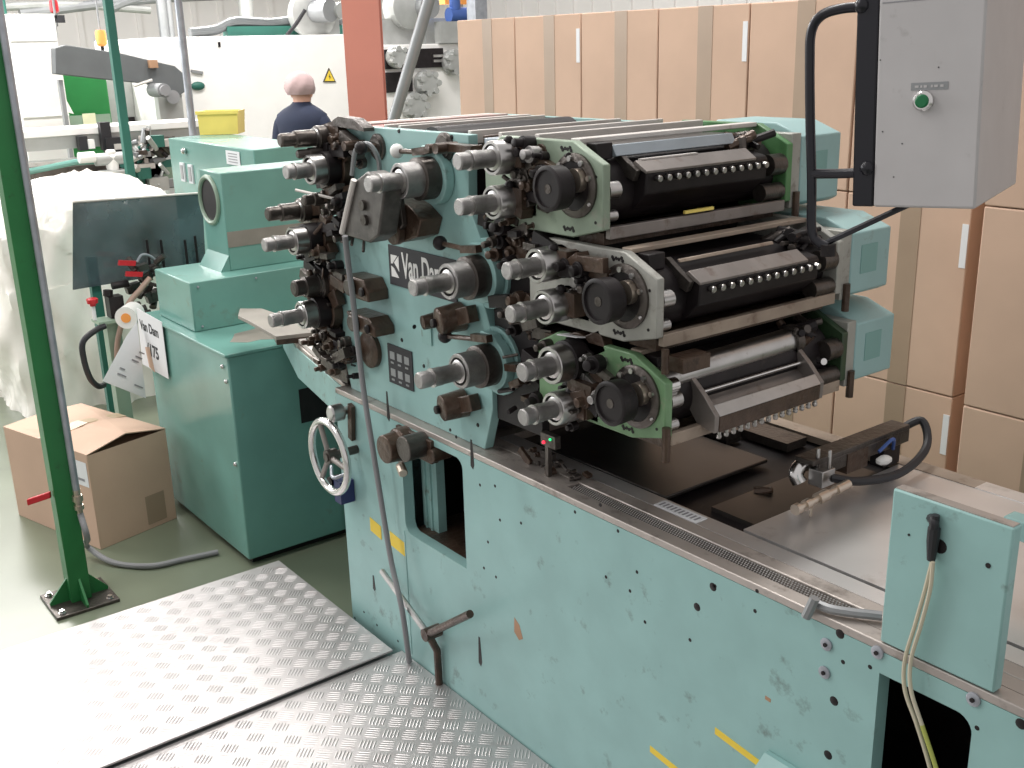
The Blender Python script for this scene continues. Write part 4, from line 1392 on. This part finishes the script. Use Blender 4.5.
# wrapped pile
b = mb('wrap')
n, rows = 150, 46
cp = U(92, 300, 'X', -3.7)
cx, cy = -3.7, cp.y
vs, fs = [], []
def fold(an, t):
    v = 0
    for (fa, ft, ph, am) in ((5, 2, .3, .05), (9, -5, 1.1, .035), (14, 9, 2.0, .022), (23, -14, .5, .014), (37, 21, 1.7, .008)):
        v += am * (1 - 2 * abs(math.sin(fa * an * .5 + ft * t + ph + 1.3 * math.sin(3 * an + 4 * t))))
    return v
for j in range(rows):
    t = j / (rows - 1)
    if t < .72:
        k, zz = 1.0 + .06 * math.sin(t * 4) - .10 * t, t / .72 * 1.0
    else:
        q_ = (t - .72) / .28
        k, zz = (.97 - .07) * math.cos(q_ * math.pi / 2) + .001, 1.0 + .24 * math.sin(q_ * math.pi / 2)
    for i in range(n):
        an = 2 * math.pi * i / n
        cxs, sns = math.cos(an), math.sin(an)
        sq = 1 / max(abs(cxs), abs(sns)) ** .7
        rr = k * sq + fold(an, t) * (1 if t < .9 else (1 - t) * 10) * (1.2 - .5 * t)
        vs.append((cx + .55 * rr * cxs, cy + .60 * rr * sns, max(0, .955 * zz * (1.0 + .05 * math.sin(an * 2 + 2.2) * min(k, 1)) + (.4 * fold(an * 1.7, t * 3) * k if t > .5 else 0))))
for j in range(rows - 1):
    for i in range(n):
        k = (i + 1) % n
        fs.append((j * n + i, j * n + k, (j + 1) * n + k, (j + 1) * n + i))
b.add(vs, fs)
o = b.build('wrapped_pile', ang=50)
tag(o, 'large pile covered in crumpled translucent white plastic sheet, behind the green post', 'wrapped pile')

# second teal cabinet with bin
XC = -2.35
q0, q1, q2 = U(168, 138, 'X', -2.75), U(232, 150, 'X', XC), U(300, 146, 'X', XC)
kc = thing('switch_cabinet', (-2.6, .75, 0), 'teal switch cabinet with two meters, yellow bin on its top', 'cabinet')
ztop = 1.405
fl_, fr_ = U(168, 138, 'Z', ztop), U(253, 150, 'Z', ztop)
fb_ = U(292, 146, 'Z', ztop)
ed = (fr_ - fl_)
e2 = (fb_ - fr_)
pl = [fl_, fr_, fr_ + e2 * 1.6, fl_ + e2 * 1.6]
b = mb('cab')
b.add([(p.x, p.y, 0) for p in pl] + [(p.x, p.y, ztop) for p in pl], [(3, 2, 1, 0), (4, 5, 6, 7)] + [(i, (i + 1) % 4, (i + 1) % 4 + 4, i + 4) for i in range(4)])
b.build('cabinet_body', kc, bevel=.005)
ne = ed.normalized()
nrm = Vector((ne.y, -ne.x, 0))
if (CAM - fl_).dot(nrm) < 0: nrm = -nrm
def onc(px, py, off=0):
    d = RT * ((px - 512) / FPX) - UP * ((py - 384) / FPX) + fwd
    t = (fl_ + nrm * off - CAM).dot(nrm) / d.dot(nrm)
    return CAM + d * t
for (px, py) in ((183, 172), (191, 174)):
    c = onc(px, py, .004)
    mb('paper').obox(c, ne * .026, nrm * .004, Z * .045).build('meter_frame', kc)
    mb('greyd').obox(c + nrm * .005, ne * .015, nrm * .002, Z * .034).build('meter_glass', kc)
mb('chrome').ball(onc(184, 151, .01), .016, 10).build('lamp_knob', kc)
c = onc(233, 158, .003)
b = mb('paper').obox(c, ne * .075, nrm * .001, Z * .03)
b.use('inkg')
for k in range(4): b.obox(c + nrm * .0015 + Z * (.018 - k * .012), ne * .05, nrm * .0004, Z * .002)
b.build('notice', kc)
# yellow bin
c = U(222, 136, 'Z', ztop + .001)
a1 = U(200, 135, 'Z', ztop + .001)
a2 = U(238, 134, 'Z', ztop + .001)
eb = (a2 - a1)
en = Vector((-eb.y, eb.x, 0)).normalized()
if (CAM - c).dot(en) > 0: en = -en
w_ = eb.length
ebn = eb.normalized()
hh = .115
b = mb('yellowb')
lo = [a1, a1 + eb, a1 + eb + en * .15, a1 + en * .15]
hi = [a1 - ebn * .004, a1 + eb + ebn * .008, a1 + eb + ebn * .008 + en * .155, a1 - ebn * .004 + en * .155]
def ring(pts, z_, ins=0):
    c_ = sum(pts, Vector()) / 4
    return [tuple(p + (c_ - p).normalized() * ins + Z * z_) for p in pts]
b.add(ring(lo, 0) + ring(hi, hh) + ring(hi, hh, .012) + ring(lo, .008, .012),
      [(3, 2, 1, 0)] + [(i, (i + 1) % 4, (i + 1) % 4 + 4, i + 4) for i in range(4)] + [(i + 4, (i + 1) % 4 + 4, (i + 1) % 4 + 8, i + 8) for i in range(4)] + [(i + 8, (i + 1) % 4 + 8, (i + 1) % 4 + 12, i + 12) for i in range(4)] + [(12, 13, 14, 15)])
rm = [a1 - ebn * .010 - en * .003, a1 + eb + ebn * .014 - en * .003]
b.obox((rm[0] + rm[1]) / 2 + Z * (hh - .006), (rm[1] - rm[0]) / 2, en * .006, Z * .008)
tag(b.build('parts_bin'), 'bright yellow plastic parts bin on top of the teal switch cabinet', 'bin')

# second slim green post, grey post, orange column, sloping grey pipe
p = U(125, 140, 'X', -3.6)
def vpost(name, m, px, py, X_, wd, label, cat, z1=4.5, round_=False):
    p = U(px, py, 'X', X_)
    b = mb(m)
    if round_: b.cyl((p.x, p.y, 0), (p.x, p.y, z1), wd / 2, 20)
    else: b.box(p.x - wd / 2, p.x + wd / 2, p.y - wd / 2, p.y + wd / 2, 0, z1)
    o = b.build(name, bevel=.003 if not round_ else 0, loc=(p.x, p.y, 0))
    return tag(o, label, cat)
vpost('steel_post', 'bgreen', 118, 80, -4.3, .05, 'slim bluish-green post in front of the grey inclined conveyor', 'post')
vpost('steel_post', 'galv', 187, 80, -3.9, .045, 'slim grey post behind the yellow bin', 'post', round_=True)
pc = U(365, 60, 'X', -3.0)
b = mb('orange').box(-.103, .103, -.06, -.05, 0, 4.6).box(-.103, .103, .05, .06, 0, 4.6).box(-.006, .006, -.05, .05, 0, 4.6)
o = b.build('steel_column', loc=(0, 0, 0))
o.location = (pc.x, pc.y, 0)
o.rotation_euler = (0, 0, math.atan2(RT.y, RT.x))
tag(o, 'orange-red painted steel roof column behind the press', 'column')
b = mb('greyd').tube([U(392, 125, 'X', -2.6), U(432, -10, 'X', -2.4), U(470, -140, 'X', -2.2)], .032, 16, False)
b.tube([U(392, 125, 'X', -2.6), (U(392, 125, 'X', -2.6).x, U(392, 125, 'X', -2.6).y, 0)], .032, 16, False)
tag(b.build('sloping_pipe'), 'thick grey sloping pipe right of the orange column', 'pipe')

# ================================================================== WHITE PRESS FAR BEHIND
XW = -6.6
def Wp(px, py, dx=0): return U(px, py, 'X', XW + dx)
wpz = thing('white_press', (XW - 1, 4, 0), 'large white enclosed machine filling the background behind the person', 'machine')
a, c = Wp(155, 40), Wp(344, 33)
WTOP, STOP = a.z + .02, Wp(460, 43).z
e = Wp(460, 43)
mb('whitem').box(XW - 1.6, XW, a.y, c.y, 0, a.z + .02).build('casing', wpz, bevel=.01)
mb('whitem').box(XW - 1.6, XW - .02, c.y, e.y + .3, 0, e.z).build('printing_side', wpz, bevel=.01)
m1, m2 = Wp(420, 68, .01), Wp(443, 48, .01)
b = mb('black').box(XW - .02, XW + .01, Wp(385, 60).y, Wp(443, 60).y, m1.z, m2.z)
b.box(XW - .02, XW + .01, Wp(386, 80).y, Wp(412, 80).y, Wp(400, 92).z, Wp(400, 72).z)
b.use('steel').box(XW + .01, XW + .03, Wp(432, 60).y, Wp(443, 60).y, Wp(440, 57).z, Wp(440, 54.5).z).box(XW + .01, XW + .03, Wp(432, 60).y, Wp(443, 60).y, Wp(440, 62).z, Wp(440, 59.5).z)
b.build('dark_slot', wpz)
for (px, py, r_) in ((424, 83, .12), (412, 106, .13), (451, 62, .12), (394, 57, .10)):
    p = Wp(px, py, .0)
    b = mb('net').lathe(p, (1, 0, 0), [(0, r_), (.06, r_), (.07, r_ * .8), (.12, r_ * .75)], 18)
    for k in range(7):
        an = k * .9
        b.cyl(p + Vector((.05, r_ * .8 * math.cos(an), r_ * .8 * math.sin(an))), p + Vector((.13, r_ * .8 * math.cos(an), r_ * .8 * math.sin(an))), r_ * .25, 8)
    b.build('gear_cluster', wpz)
mb('black').box(XW, XW + .01, Wp(218, 44).y, Wp(220, 44).y, Wp(219, 47).z, Wp(219, 42).z).build('latch', wpz)
p = Wp(198, 86, .01)
b = mb('bgreen').ball(p, .045, 12, (.6, 1.4, .8))
b.use('greyd').obox(Wp(197, 72, .01), (.01, 0, 0), (0, .05, -.01), (0, 0, .012))
b.build('green_handle', wpz)
mb('net').tube([Wp(300, 122, .02), Wp(301, 127, .02), Wp(299, 132, .02)], .012, 6).build('door_handle', wpz)
# dark curved hood on top with teal strip
b = mb('conv').tube([Wp(190, 33, -.5), Wp(215, 30, -.5), Wp(235, 22, -.5), Wp(270, 23, -.5), Wp(300, 20, -.5), Wp(345, 22, -.5)], .045, 10)
b.build('top_duct', wpz)
b = mb('bgreen').box(XW - .55, XW - .45, Wp(225, 30, -.5).y, Wp(340, 30, -.5).y, Wp(280, 33, -.5).z - .2, Wp(280, 26, -.5).z)
b.build('teal_cover', wpz)
# blower on top
p = Wp(312, 14, -.3)
b = mb('net').lathe(p, (1, 0, 0), [(-.1, .20), (.05, .22), (.08, .15)], 26)
b.box(p.x - .1, p.x + .05, p.y - .05, p.y + .25, WTOP + .002, max(p.z, WTOP + .01))
b.use('greyd').cyl(p + Vector((.06, 0, .02)), p + Vector((.25, .06, .02)), .10, 20)
b.use('net').cyl(p + Vector((.1, .16, .02)), p + Vector((.26, .18, .02)), .075, 20)
b.use('rubber').tube([Wp(305, 10, -.1), Wp(296, 24, -.1), Wp(287, 35, -.1)], .018, 8)
tag(b.build('blower'), 'grey fan blower standing on the white machine left of the orange column', 'blower')
p = Wp(400, 8, -.3)
b = mb('net').lathe(p, (1, 0, 0), [(0, .2), (.2, .2), (.22, .14)], 24)
b.box(p.x - .2, p.x + .1, p.y - .3, p.y + .8, STOP + .002, p.z - .1)
b.use('greyd').cyl(p + Vector((.15, .14, 0)), p + Vector((.32, .14, 0)), .11, 18)
b.use('net').box(p.x - .2, p.x + .12, p.y + .2, p.y + 1.05, STOP + .002, p.z - .22)
b.use('brown')
for k in range(5): b.cyl((p.x + .12, p.y + .35 + k * .13, p.z - .38), (p.x + .14, p.y + .35 + k * .13, p.z - .38), .035, 10)
tag(b.build('pump_unit'), 'grey cast pump assembly on the white machine right of the orange column', 'pump')
p = Wp(446, 16, -.3)
p = p + Vector((.28, 0, 0))
b = mb('blue').cyl(p + Vector((0, -.16, 0)), p + Vector((0, .12, 0)), .07, 18)
b.cyl(p + Vector((0, -.08, .05)), p + Vector((0, -.08, .22)), .055, 16)
b.use('net').box(p.x - .05, p.x + .05, p.y - .3, p.y + .2, STOP + .002, p.z - .06)
tag(b.build('electric_motor'), 'small blue electric motor on top of the far white machine', 'motor')
p = Wp(463, 2, -.3)
tag(mb('orangeb').box(p.x - .1, p.x, p.y - .22, p.y + .10, p.z - .02, p.z + .15).use('net').box(p.x - .08, p.x - .03, p.y - .02, p.y + .02, STOP + .002, p.z - .02).build('orange_box'), 'small orange box held above the blue motor', 'box')
vpost('steel_post', 'galv', 477, 10, -5.6, .13, 'light grey square post behind the left end of the carton stack', 'post')
# warning sign
s0 = [Wp(323.5, 82, .012), Wp(336, 82, .012), Wp(329, 68, .012)]
sg = thing('warning_sign', sum(s0, Vector()) / 3, 'yellow triangular warning sign on the white machine', 'sign')
tri = lambda k, off: [(lambda c_: (c_.x + off, c_.y, c_.z))((sum(s0, Vector()) / 3) + (p - sum(s0, Vector()) / 3) * k) for p in s0]
b = mb('ink').add(tri(1, 0) + tri(1, -.012), [(0, 1, 2), (5, 4, 3), (0, 3, 4, 1), (1, 4, 5, 2), (2, 5, 3, 0)])
b.build('border', sg)
b = mb('yellow').add(tri(.78, .003) + tri(.78, -.001), [(0, 1, 2), (5, 4, 3), (0, 3, 4, 1), (1, 4, 5, 2), (2, 5, 3, 0)])
b.build('face', sg)
c = sum(s0, Vector()) / 3
b = mb('ink').add([(c.x + .005, c.y + y_, c.z + z_) for (y_, z_) in ((.006, .035), (-.012, .0), (.0, .002), (-.006, -.028), (.012, .008), (.002, .008))], [(0, 1, 2), (3, 4, 5)])
b.build('bolt_symbol', sg)

# ================================================================== PERSON
hp = U(301, 88, 'X', -5.15)
per = thing('person', (hp.x, hp.y, 0), 'person in navy t-shirt and mauve hair net seen from behind', 'person')
hx, hy = hp.x, hp.y
HZ = hp.z - .07
fdir = Vector((-.55, .83, 0)).normalized()        # facing away and to the right
rdir = Vector((fdir.y, -fdir.x, 0))
def PP(r_, f_, z_): return Vector((hx, hy, 0)) + rdir * r_ * .86 + fdir * f_ + Vector((0, 0, z_))
S = HZ + .185        # standing height
k = S / 1.72
verts = {
 'pelvis': (PP(0, -.02, .95 * k), (.155, .115)), 'waist': (PP(0, -.01, 1.10 * k), (.14, .10)), 'chest': (PP(0, -.015, 1.28 * k), (.165, .12)),
 'upper': (PP(0, -.02, 1.39 * k), (.13, .095)), 'neck': (PP(0, -.01, 1.455 * k), (.058, .058)), 'head0': (PP(0, .005, 1.515 * k), (.075, .085)), 'head1': (PP(0, .005, 1.595 * k), (.078, .09)), 
}
order = ['pelvis', 'waist', 'chest', 'upper', 'neck', 'head0', 'head1']
V_, E_, RR = [], [], []
idx = {}
for n_ in order:
    idx[n_] = len(V_); V_.append(verts[n_][0]); RR.append(verts[n_][1])
for a_, b_ in zip(order, order[1:]): E_.append((idx[a_], idx[b_]))
def chain(start, pts):
    prev = idx[start]
    for (p, r_) in pts:
        V_.append(p); RR.append((r_, r_)); E_.append((prev, len(V_) - 1)); prev = len(V_) - 1
    return prev
for s_ in (-1, 1):
    fw = .10 if s_ > 0 else .06
    hand = chain('upper', [(PP(s_ * .165, -.02, 1.36 * k), .045), (PP(s_ * .215, -.02, 1.24 * k), .052), (PP(s_ * .235, .0, 1.10 * k), .043), (PP(s_ * .20, fw + .05, 1.02 * k), .036), (PP(s_ * .16, fw + .16, 1.0 * k), .028), (PP(s_ * .15, fw + .21, 1.0 * k), .030)])
    hc = V_[hand]
    for j in range(5):
        base_ = hc + rdir * (s_ * (.028 - j * .016)) + fdir * (.02 if j < 4 else -.01)
        V_.append(base_); RR.append((.010, .010)); E_.append((hand, len(V_) - 1))
        L_ = (.05, .06, .065, .055, .04)[j]
        V_.append(base_ + fdir * L_ * .6 + Vector((0, 0, -.01))); RR.append((.009, .009)); E_.append((len(V_) - 2, len(V_) - 1))
        V_.append(base_ + fdir * L_ * .9 + Vector((0, 0, -.03))); RR.append((.008, .008)); E_.append((len(V_) - 2, len(V_) - 1))
    chain('pelvis', [(PP(s_ * .09, -.01, .86 * k), .092), (PP(s_ * .10, .0, .50 * k), .060), (PP(s_ * .105, -.015, .28 * k), .052), (PP(s_ * .11, -.02, .09 * k), .038), (PP(s_ * .115, .06, .045), .036), (PP(s_ * .12, .15, .035), .030)])
me = bpy.data.meshes.new('body')
me.from_pydata([tuple(v - WORLD[per.name]) for v in V_], E_, [])
bo = bpy.data.objects.new('body', me)
COL.objects.link(bo); bo.parent = per
sk = bo.modifiers.new('skin', 'SKIN'); sk.use_smooth_shade = True
for i, d_ in enumerate(me.skin_vertices[0].data):
    d_.radius = RR[i]; d_.use_root = (i == 0)
ss = bo.modifiers.new('sub', 'SUBSURF'); ss.levels = 1; ss.render_levels = 2
me.materials.append(M['skin'])
# shirt, trousers, cap, face
def shell(name, rings, m):
    """rings: list of (centre Vector, half right, half front)"""
    b = mb(m); n_ = 28; vs, fs = [], []
    for (c_, a_, f_) in rings:
        for i in range(n_):
            an = 2 * math.pi * i / n_
            vs.append(c_ + rdir * a_ * math.cos(an) + fdir * f_ * math.sin(an))
    for j in range(len(rings) - 1):
        for i in range(n_):
            q_ = (i + 1) % n_
            fs.append((j * n_ + i, j * n_ + q_, (j + 1) * n_ + q_, (j + 1) * n_ + i))
    fs.append(tuple(range(n_ - 1, -1, -1))); fs.append(tuple(range((len(rings) - 1) * n_, len(rings) * n_)))
    b.add(vs, fs)
    return b
b = shell('shirt', [(PP(0, -.02, .88 * k), .20, .15), (PP(0, -.01, 1.0 * k), .19, .145), (PP(0, -.01, 1.12 * k), .185, .14), (PP(0, -.015, 1.25 * k), .20, .15), (PP(0, -.02, 1.34 * k), .215, .145), (PP(0, -.02, 1.40 * k), .205, .125), (PP(0, -.02, 1.44 * k), .15, .10), (PP(0, -.015, 1.475 * k), .085, .075), (PP(0, -.01, 1.495 * k), .066, .066)], 'cloth')
for s_ in (-1, 1):
    b.tube([PP(s_ * .13, -.02, 1.365 * k), PP(s_ * .185, -.02, 1.325 * k), PP(s_ * .215, -.02, 1.24 * k), PP(s_ * .232, -.01, 1.16 * k)], .076, 16)
o = b.build('t_shirt', per, ang=70)
b = MB().use('trous')
for s_ in (-1, 1):
    b.tube([PP(s_ * .075, -.01, .95 * k), PP(s_ * .095, 0, .72 * k), PP(s_ * .10, 0, .50 * k), PP(s_ * .105, -.015, .28 * k), PP(s_ * .11, -.02, .08)], .095, 16)
b.build('trousers', per, ang=70)
b = mb('cap')
n_ = 26
cz = 1.61 * k
vs, fs = [], []
rnd = random.Random(2)
for j in range(11):
    th = math.pi * (j / 10) * .66
    for i in range(n_):
        an = 2 * math.pi * i / n_
        w_ = 1 + .05 * math.sin(an * 7 + j) * (j > 2)
        vs.append(PP(0, -.015, cz) + rdir * .112 * math.sin(th) * math.cos(an) * w_ + fdir * .125 * math.sin(th) * math.sin(an) * w_ + Z * .115 * math.cos(th))
for j in range(10):
    for i in range(n_):
        q_ = (i + 1) % n_
        fs.append((j * n_ + i, (j + 1) * n_ + i, (j + 1) * n_ + q_, j * n_ + q_))
b.add(vs, fs)
b.build('hair_net', per, ang=80)
b = mb('skin')
for s_ in (-1, 1):
    b.ball(PP(s_ * .085, .0, 1.555 * k), .026, 10, (.5, .9, 1.2))
b.ball(PP(0, .095, 1.55 * k), .018, 10, (.8, 1, 1.3))
b.build('ears_and_nose', per)
b = mb('ink')
for s_ in (-1, 1): b.ball(PP(s_ * .032, .088, 1.577 * k), .009, 8)
b.use('redh').ball(PP(0, .088, 1.51 * k), .016, 8, (1, .5, .3))
b.build('eyes_and_mouth', per)

# ================================================================== FAR LEFT MACHINERY
XL = -7.0
def L(px, py, X_=-8.2): return U(px, py, 'X', X_)
a, c = L(6, 14, XL), L(55, 20, XL)
bt = L(30, 136, XL)
b = mb('whitem').box(XL - .1, XL, a.y, c.y, 1.93, a.z)
b.box(XL - .1, XL - .01, a.y, c.y, 0, 1.93).box(XL - .01, XL + .02, a.y, c.y, L(30, 118, XL).z, L(30, 116, XL).z)
b.use('wall').box(XL - .01, XL + .003, a.y, c.y, bt.z - .1, L(30, 51, XL).z)
tag(b.build('white_enclosure', bevel=.005), 'tall white enclosure panels at the far left above the plastic-wrapped pile', 'enclosure')
XM = -7.2
b = mb('green2').box(XM - .08, XM, L(55, 90, XM).y, L(108, 90, XM).y, 0, L(80, 72, XM).z)
gm = b.build('green_machine', bevel=.01)
tag(gm, 'bright green machine body under the grey inclined conveyor', 'machine')
p = L(64, 100, XM + .02)
b = mb('wrap').add([L(55, 82, XM + .03), L(62, 92, XM + .05), L(74, 114, XM + .04), L(66, 112, XM + .08), L(55, 108, XM + .05), L(57, 95, XM + .10)], [(0, 1, 5), (1, 2, 3), (1, 3, 5), (5, 3, 4), (0, 5, 4)])
tag(b.build('plastic_bag'), 'crumpled clear plastic bag hanging on the green machine', 'plastic bag')
b = mb('cabl').box(XM + .05, XM + .08, L(66, 120, XM).y, L(108, 120, XM).y, L(80, 140, XM).z, L(80, 115, XM).z)
b.use('note').box(XM + .08, XM + .085, L(80, 120, XM).y, L(93, 120, XM).y, L(87, 124, XM).z, L(87, 113, XM).z)
tag(b.build('side_guard'), 'grey-green guard with pale yellow note below the green machine', 'guard')
# inclined conveyor
XK = -6.4
T = [(55, 48), (66, 45), (120, 53), (175, 66), (184, 74), (185, 92), (176, 98), (150, 84), (110, 80), (56, 74)]
poly2 = [(L(px, py, XK).y, L(px, py, XK).z) for (px, py) in T]
b = mb('conv').prism(poly2, XK - .12, XK, 'X')
kv = thing('inclined_conveyor', (XK, 1.8, 0), 'grey inclined conveyor housing above the white rail', 'conveyor')
b.build('housing', kv, bevel=.006)
b = mb('whitem').prism([(L(px, py, XK).y, L(px, py, XK).z) for (px, py) in ((115, 48), (158, 56), (158, 61), (115, 53))], XK - .18, XK - .12, 'X').build('belt', kv)
p = L(153, 90, XK + .02)
b = mb('greyd').cyl(p, p + Vector((.25, 0, 0)), .055, 20)
b.use('hose').cyl(p + Vector((.25, 0, 0)), p + Vector((.28, 0, 0)), .042, 16)
b.cyl(L(173, 97, XK), L(173, 97, XK + .12), .055, 16)
b.use('stainr').box(XK, XK + .05, L(148, 66, XK).y, L(156, 66, XK).y, L(150, 68, XK).z, L(150, 60, XK).z)
b.use('barw').cyl(L(134, 86, XK + .05), L(152, 80, XK + .05), .012, 8)
b.build('drive_motor', kv)
b = mb('net').box(XK - .11, XK - .02, L(158, 90, XK).y, L(182, 90, XK).y, 0, L(170, 92, XK).z)
b.use('greyd').box(XK - .1, XK - .05, L(62, 90, XK).y, L(66, 90, XK).y, 0, L(64, 80, XK).z)
b.build('conveyor_leg', kv)
b = mb('net').box(-7.35, -7.3, L(109, 90, -7.2).y, L(136, 90, -7.2).y, 0, L(120, 80, -7.2).z)
b.use('black').box(-7.3, -7.28, L(126, 120, -7.2).y, L(138, 120, -7.2).y, L(140, 124, -7.2).z, L(140, 117, -7.2).z)
tag(b.build('grey_cabinet'), 'pale grey machine cabinet behind the bluish-green post', 'cabinet')
# white rail table
XT = -5.0
rl0, rl1 = L(-30, 141, XT), L(205, 123, XT)
zt = (L(20, 137, XT).z + L(190, 125, XT).z) / 2
tb = thing('rail_table', (XT, 1, 0), 'long white-topped production line crossing the left background', 'production line')
mb('whitem').box(XT - .35, XT + .0, rl0.y, rl1.y, zt - .015, zt + .03).build('white_top', tb, bevel=.004)
b = mb('net').box(XT - .3, XT - .02, rl0.y, rl1.y, zt - .10, zt - .015)
b.build('apron', tb)
b = mb('barw').box(XT + .05, XT + .07, rl0.y, L(105, 150, XT).y, zt - .19, zt - .165)
b.box(XT + .0, XT + .07, rl0.y, rl0.y + .03, zt - .19, zt)
b.use('net').box(XT + .02, XT + .06, rl0.y, L(145, 150, XT).y, zt - .165, zt - .155)
b.build('lower_rail', tb)
b = mb('cab').tube([L(18, 174, XT + .2), L(75, 162, XT + .2), L(130, 160, XT + .2)], .02, 10, False)
b.use('cabl').box(XT - .2, XT + .1, L(100, 150, XT).y, L(165, 150, XT).y, zt - .34, zt - .24)
b.use('greyd').box(XT - .3, XT + .15, rl0.y, L(60, 150, XT).y, zt - .62, zt - .30)
b.use('dsteel').prism([(L(px, py, XT).y, L(px, py, XT).z) for (px, py) in ((20, 170), (150, 158), (160, 172), (140, 188), (110, 178), (60, 196), (20, 200))], XT - .2, XT + .1, 'X')
b.build('under_frame', tb)
for x_ in (rl0.y + .3, .3, 1.3, rl1.y - .1):
    mb('net').box(XT - .2, XT - .14, x_, x_ + .06, 0, zt - .1).build('leg', tb)
b = mb('rubber').box(XT, XT + .06, L(98, 130, XT).y, L(108, 130, XT).y, L(100, 150, XT).z, L(100, 122, XT).z)
b.box(XT, XT + .08, L(102, 140, XT).y, L(117, 140, XT).y, L(110, 152, XT).z, L(110, 137, XT).z)
b.box(XT, XT + .06, L(76, 140, XT).y, L(85, 140, XT).y, L(80, 150, XT).z, L(80, 136, XT).z)
b.use('whitem').box(XT + .02, XT + .08, L(85, 143, XT).y, L(91, 143, XT).y, L(88, 148, XT).z, L(88, 139, XT).z)
b.build('clamps', tb)
rnd = random.Random(9)
b = MB()
for k_ in range(60):
    b.use(rnd.choice(('net', 'dsteel', 'greyd', 'barw', 'bgreen', 'black', 'barw')))
    p = L(rnd.uniform(118, 168), rnd.uniform(140, 185), XT + .12 + rnd.uniform(-.1, .1))
    if rnd.random() < .5: b.cyl(p, p + Vector((rnd.uniform(-.1, .1), rnd.uniform(-.1, .1), rnd.uniform(-.1, .1))), rnd.uniform(.01, .025), 8)
    else: b.obox(p, (.03, 0, 0), (0, rnd.uniform(.01, .07), 0), (0, 0, rnd.uniform(.01, .05)))
b.build('conveyor_fittings', tb)
p = L(113, 170, XT + .3)
b = mb('whitem').lathe(p, (0, 0, 1), [(0, .035), (.02, .04), (.09, .04), (.10, .03), (.12, .032), (.13, .025)], 16)
bs = mb('net').box(p.x - .06, p.x + .1, p.y - .08, p.y + .08, p.z - .05, p.z - .001)
bs.build('bracket', tb)
tag(b.build('white_bottle'), 'white plastic bottle standing beside the black clamps of the line', 'bottle')
p = L(95, 160, XT + .3)
b = mb('net').cyl(p, p + Vector((0, .22, 0)), .04, 16)
b.use('whitem').cyl(p + Vector((0, -.1, .02)), p + Vector((0, 0, .02)), .035, 14)
b.build('air_cylinder', tb)
# hoists hanging
def hang(px, py, X_, m, label, r_=.05):
    p = L(px, py, X_)
    b = mb(m).lathe(p, (0, 0, -1), [(0, r_ * .8), (.02, r_), (r_ * 2.6, r_), (r_ * 3, r_ * .6)], 16)
    b.use('greyd').cyl(p, (p.x, p.y, 5.4), .008, 8)
    b.use('black').cyl(p + Vector((0, 0, -r_ * 3)), p + Vector((0, 0, -r_ * 6)), r_ * .35, 8)
    tag(b.build('hanging_hook_block', loc=p), label, 'hoist hook')
hang(53, 0, -7.4, 'redh', 'red hook block hanging near the top left', .035)
hang(100, 30, -7.4, 'orangeb', 'orange hook block hanging above the grey conveyor', .045)
p = L(55, 19, -7.3)
b = mb('ink').obox(p, (.02, 0, 0), (0, .075, 0), (0, 0, .03))
b.use('greyd').box(p.x - .02, p.x + .02, p.y + .0, p.y + .01, p.z, 5.4).cyl(p, p + Vector((0, -.02, -.12)), .02, 8).tube([p, L(57, 40, -7.3), L(56, 62, -7.3)], .008, 6)
tag(b.build('pull_switch'), 'small black pull switch hanging beside the white enclosure', 'switch')

# roof beams, ducts and pipes high up in the distance
XB = -12
for (i, (pxa, pya, pxb, pyb, r_, m, lb_)) in enumerate((( -20, 8, 150, 10, .05, 'net', 'grey roof pipe running behind the red hook block'),
                                                  (20, 14, 260, -6, .06, 'greyd', 'thin dark roof pipe sloping up behind the slim posts'),
                                                  (110, 8, 165, -3, .07, 'greyd', 'curved grey roof duct above the inclined conveyor'))):
    p, q = L(pxa, pya, XB), L(pxb, pyb, XB)
    tag(mb(m).tube([p, (p + q) / 2 + Vector((0, 0, .05)), q], r_, 10).build('roof_pipe'), lb_, 'pipe')
for (px, w_, m, lb_) in ((163, .09, 'greyd', 'dark vertical pipe far behind, left of the slim grey post'), (170, .06, 'greyd', 'thinner dark vertical pipe far behind, beside the dark one'), (247, .14, 'net', 'pale far column above the white machine'), (5, .05, 'bgreen', 'green far column in the top left corner')):
    p = L(px, 20, -11)
    tag(mb(m).cyl((p.x, p.y, 0), (p.x, p.y, 5.5), w_ / 1.5, 14).build('far_column'), lb_, 'column')
b = mb('net').box(-16.9, -16.7, -8, 12, 2.9, 3.2).box(-16.9, -16.7, -8, 12, 4.4, 4.6)
tag(b.build('trim_1'), kind='structure')

# strip lamps out of view, added to light the hall
LWH = ('over the tread plates', 'over the printing press', 'over the cardboard box and plastic-wrapped pile', 'over the switch cabinet', 'over the white-topped production line', 'over the large white machine')
for k_, (x, y, z_, p_) in enumerate(LAMPS):
    t = thing('unseen_strip_lamp', (x, y, z_), 'unseen strip lamp added for light, hanging ' + LWH[k_], 'lamp', 'unseen strip lamps added above the hall')
    mb('whitem').box(x - .2, x + .2, y - 1.35, y + 1.35, z_, z_ + .06).build('lamp_body', t)
    b = mb('greyd')
    for dy in (-1, 1): b.cyl((x, y + dy, z_ + .06), (x, y + dy, 6.0), .005, 6)
    b.build('suspension_wires', t)
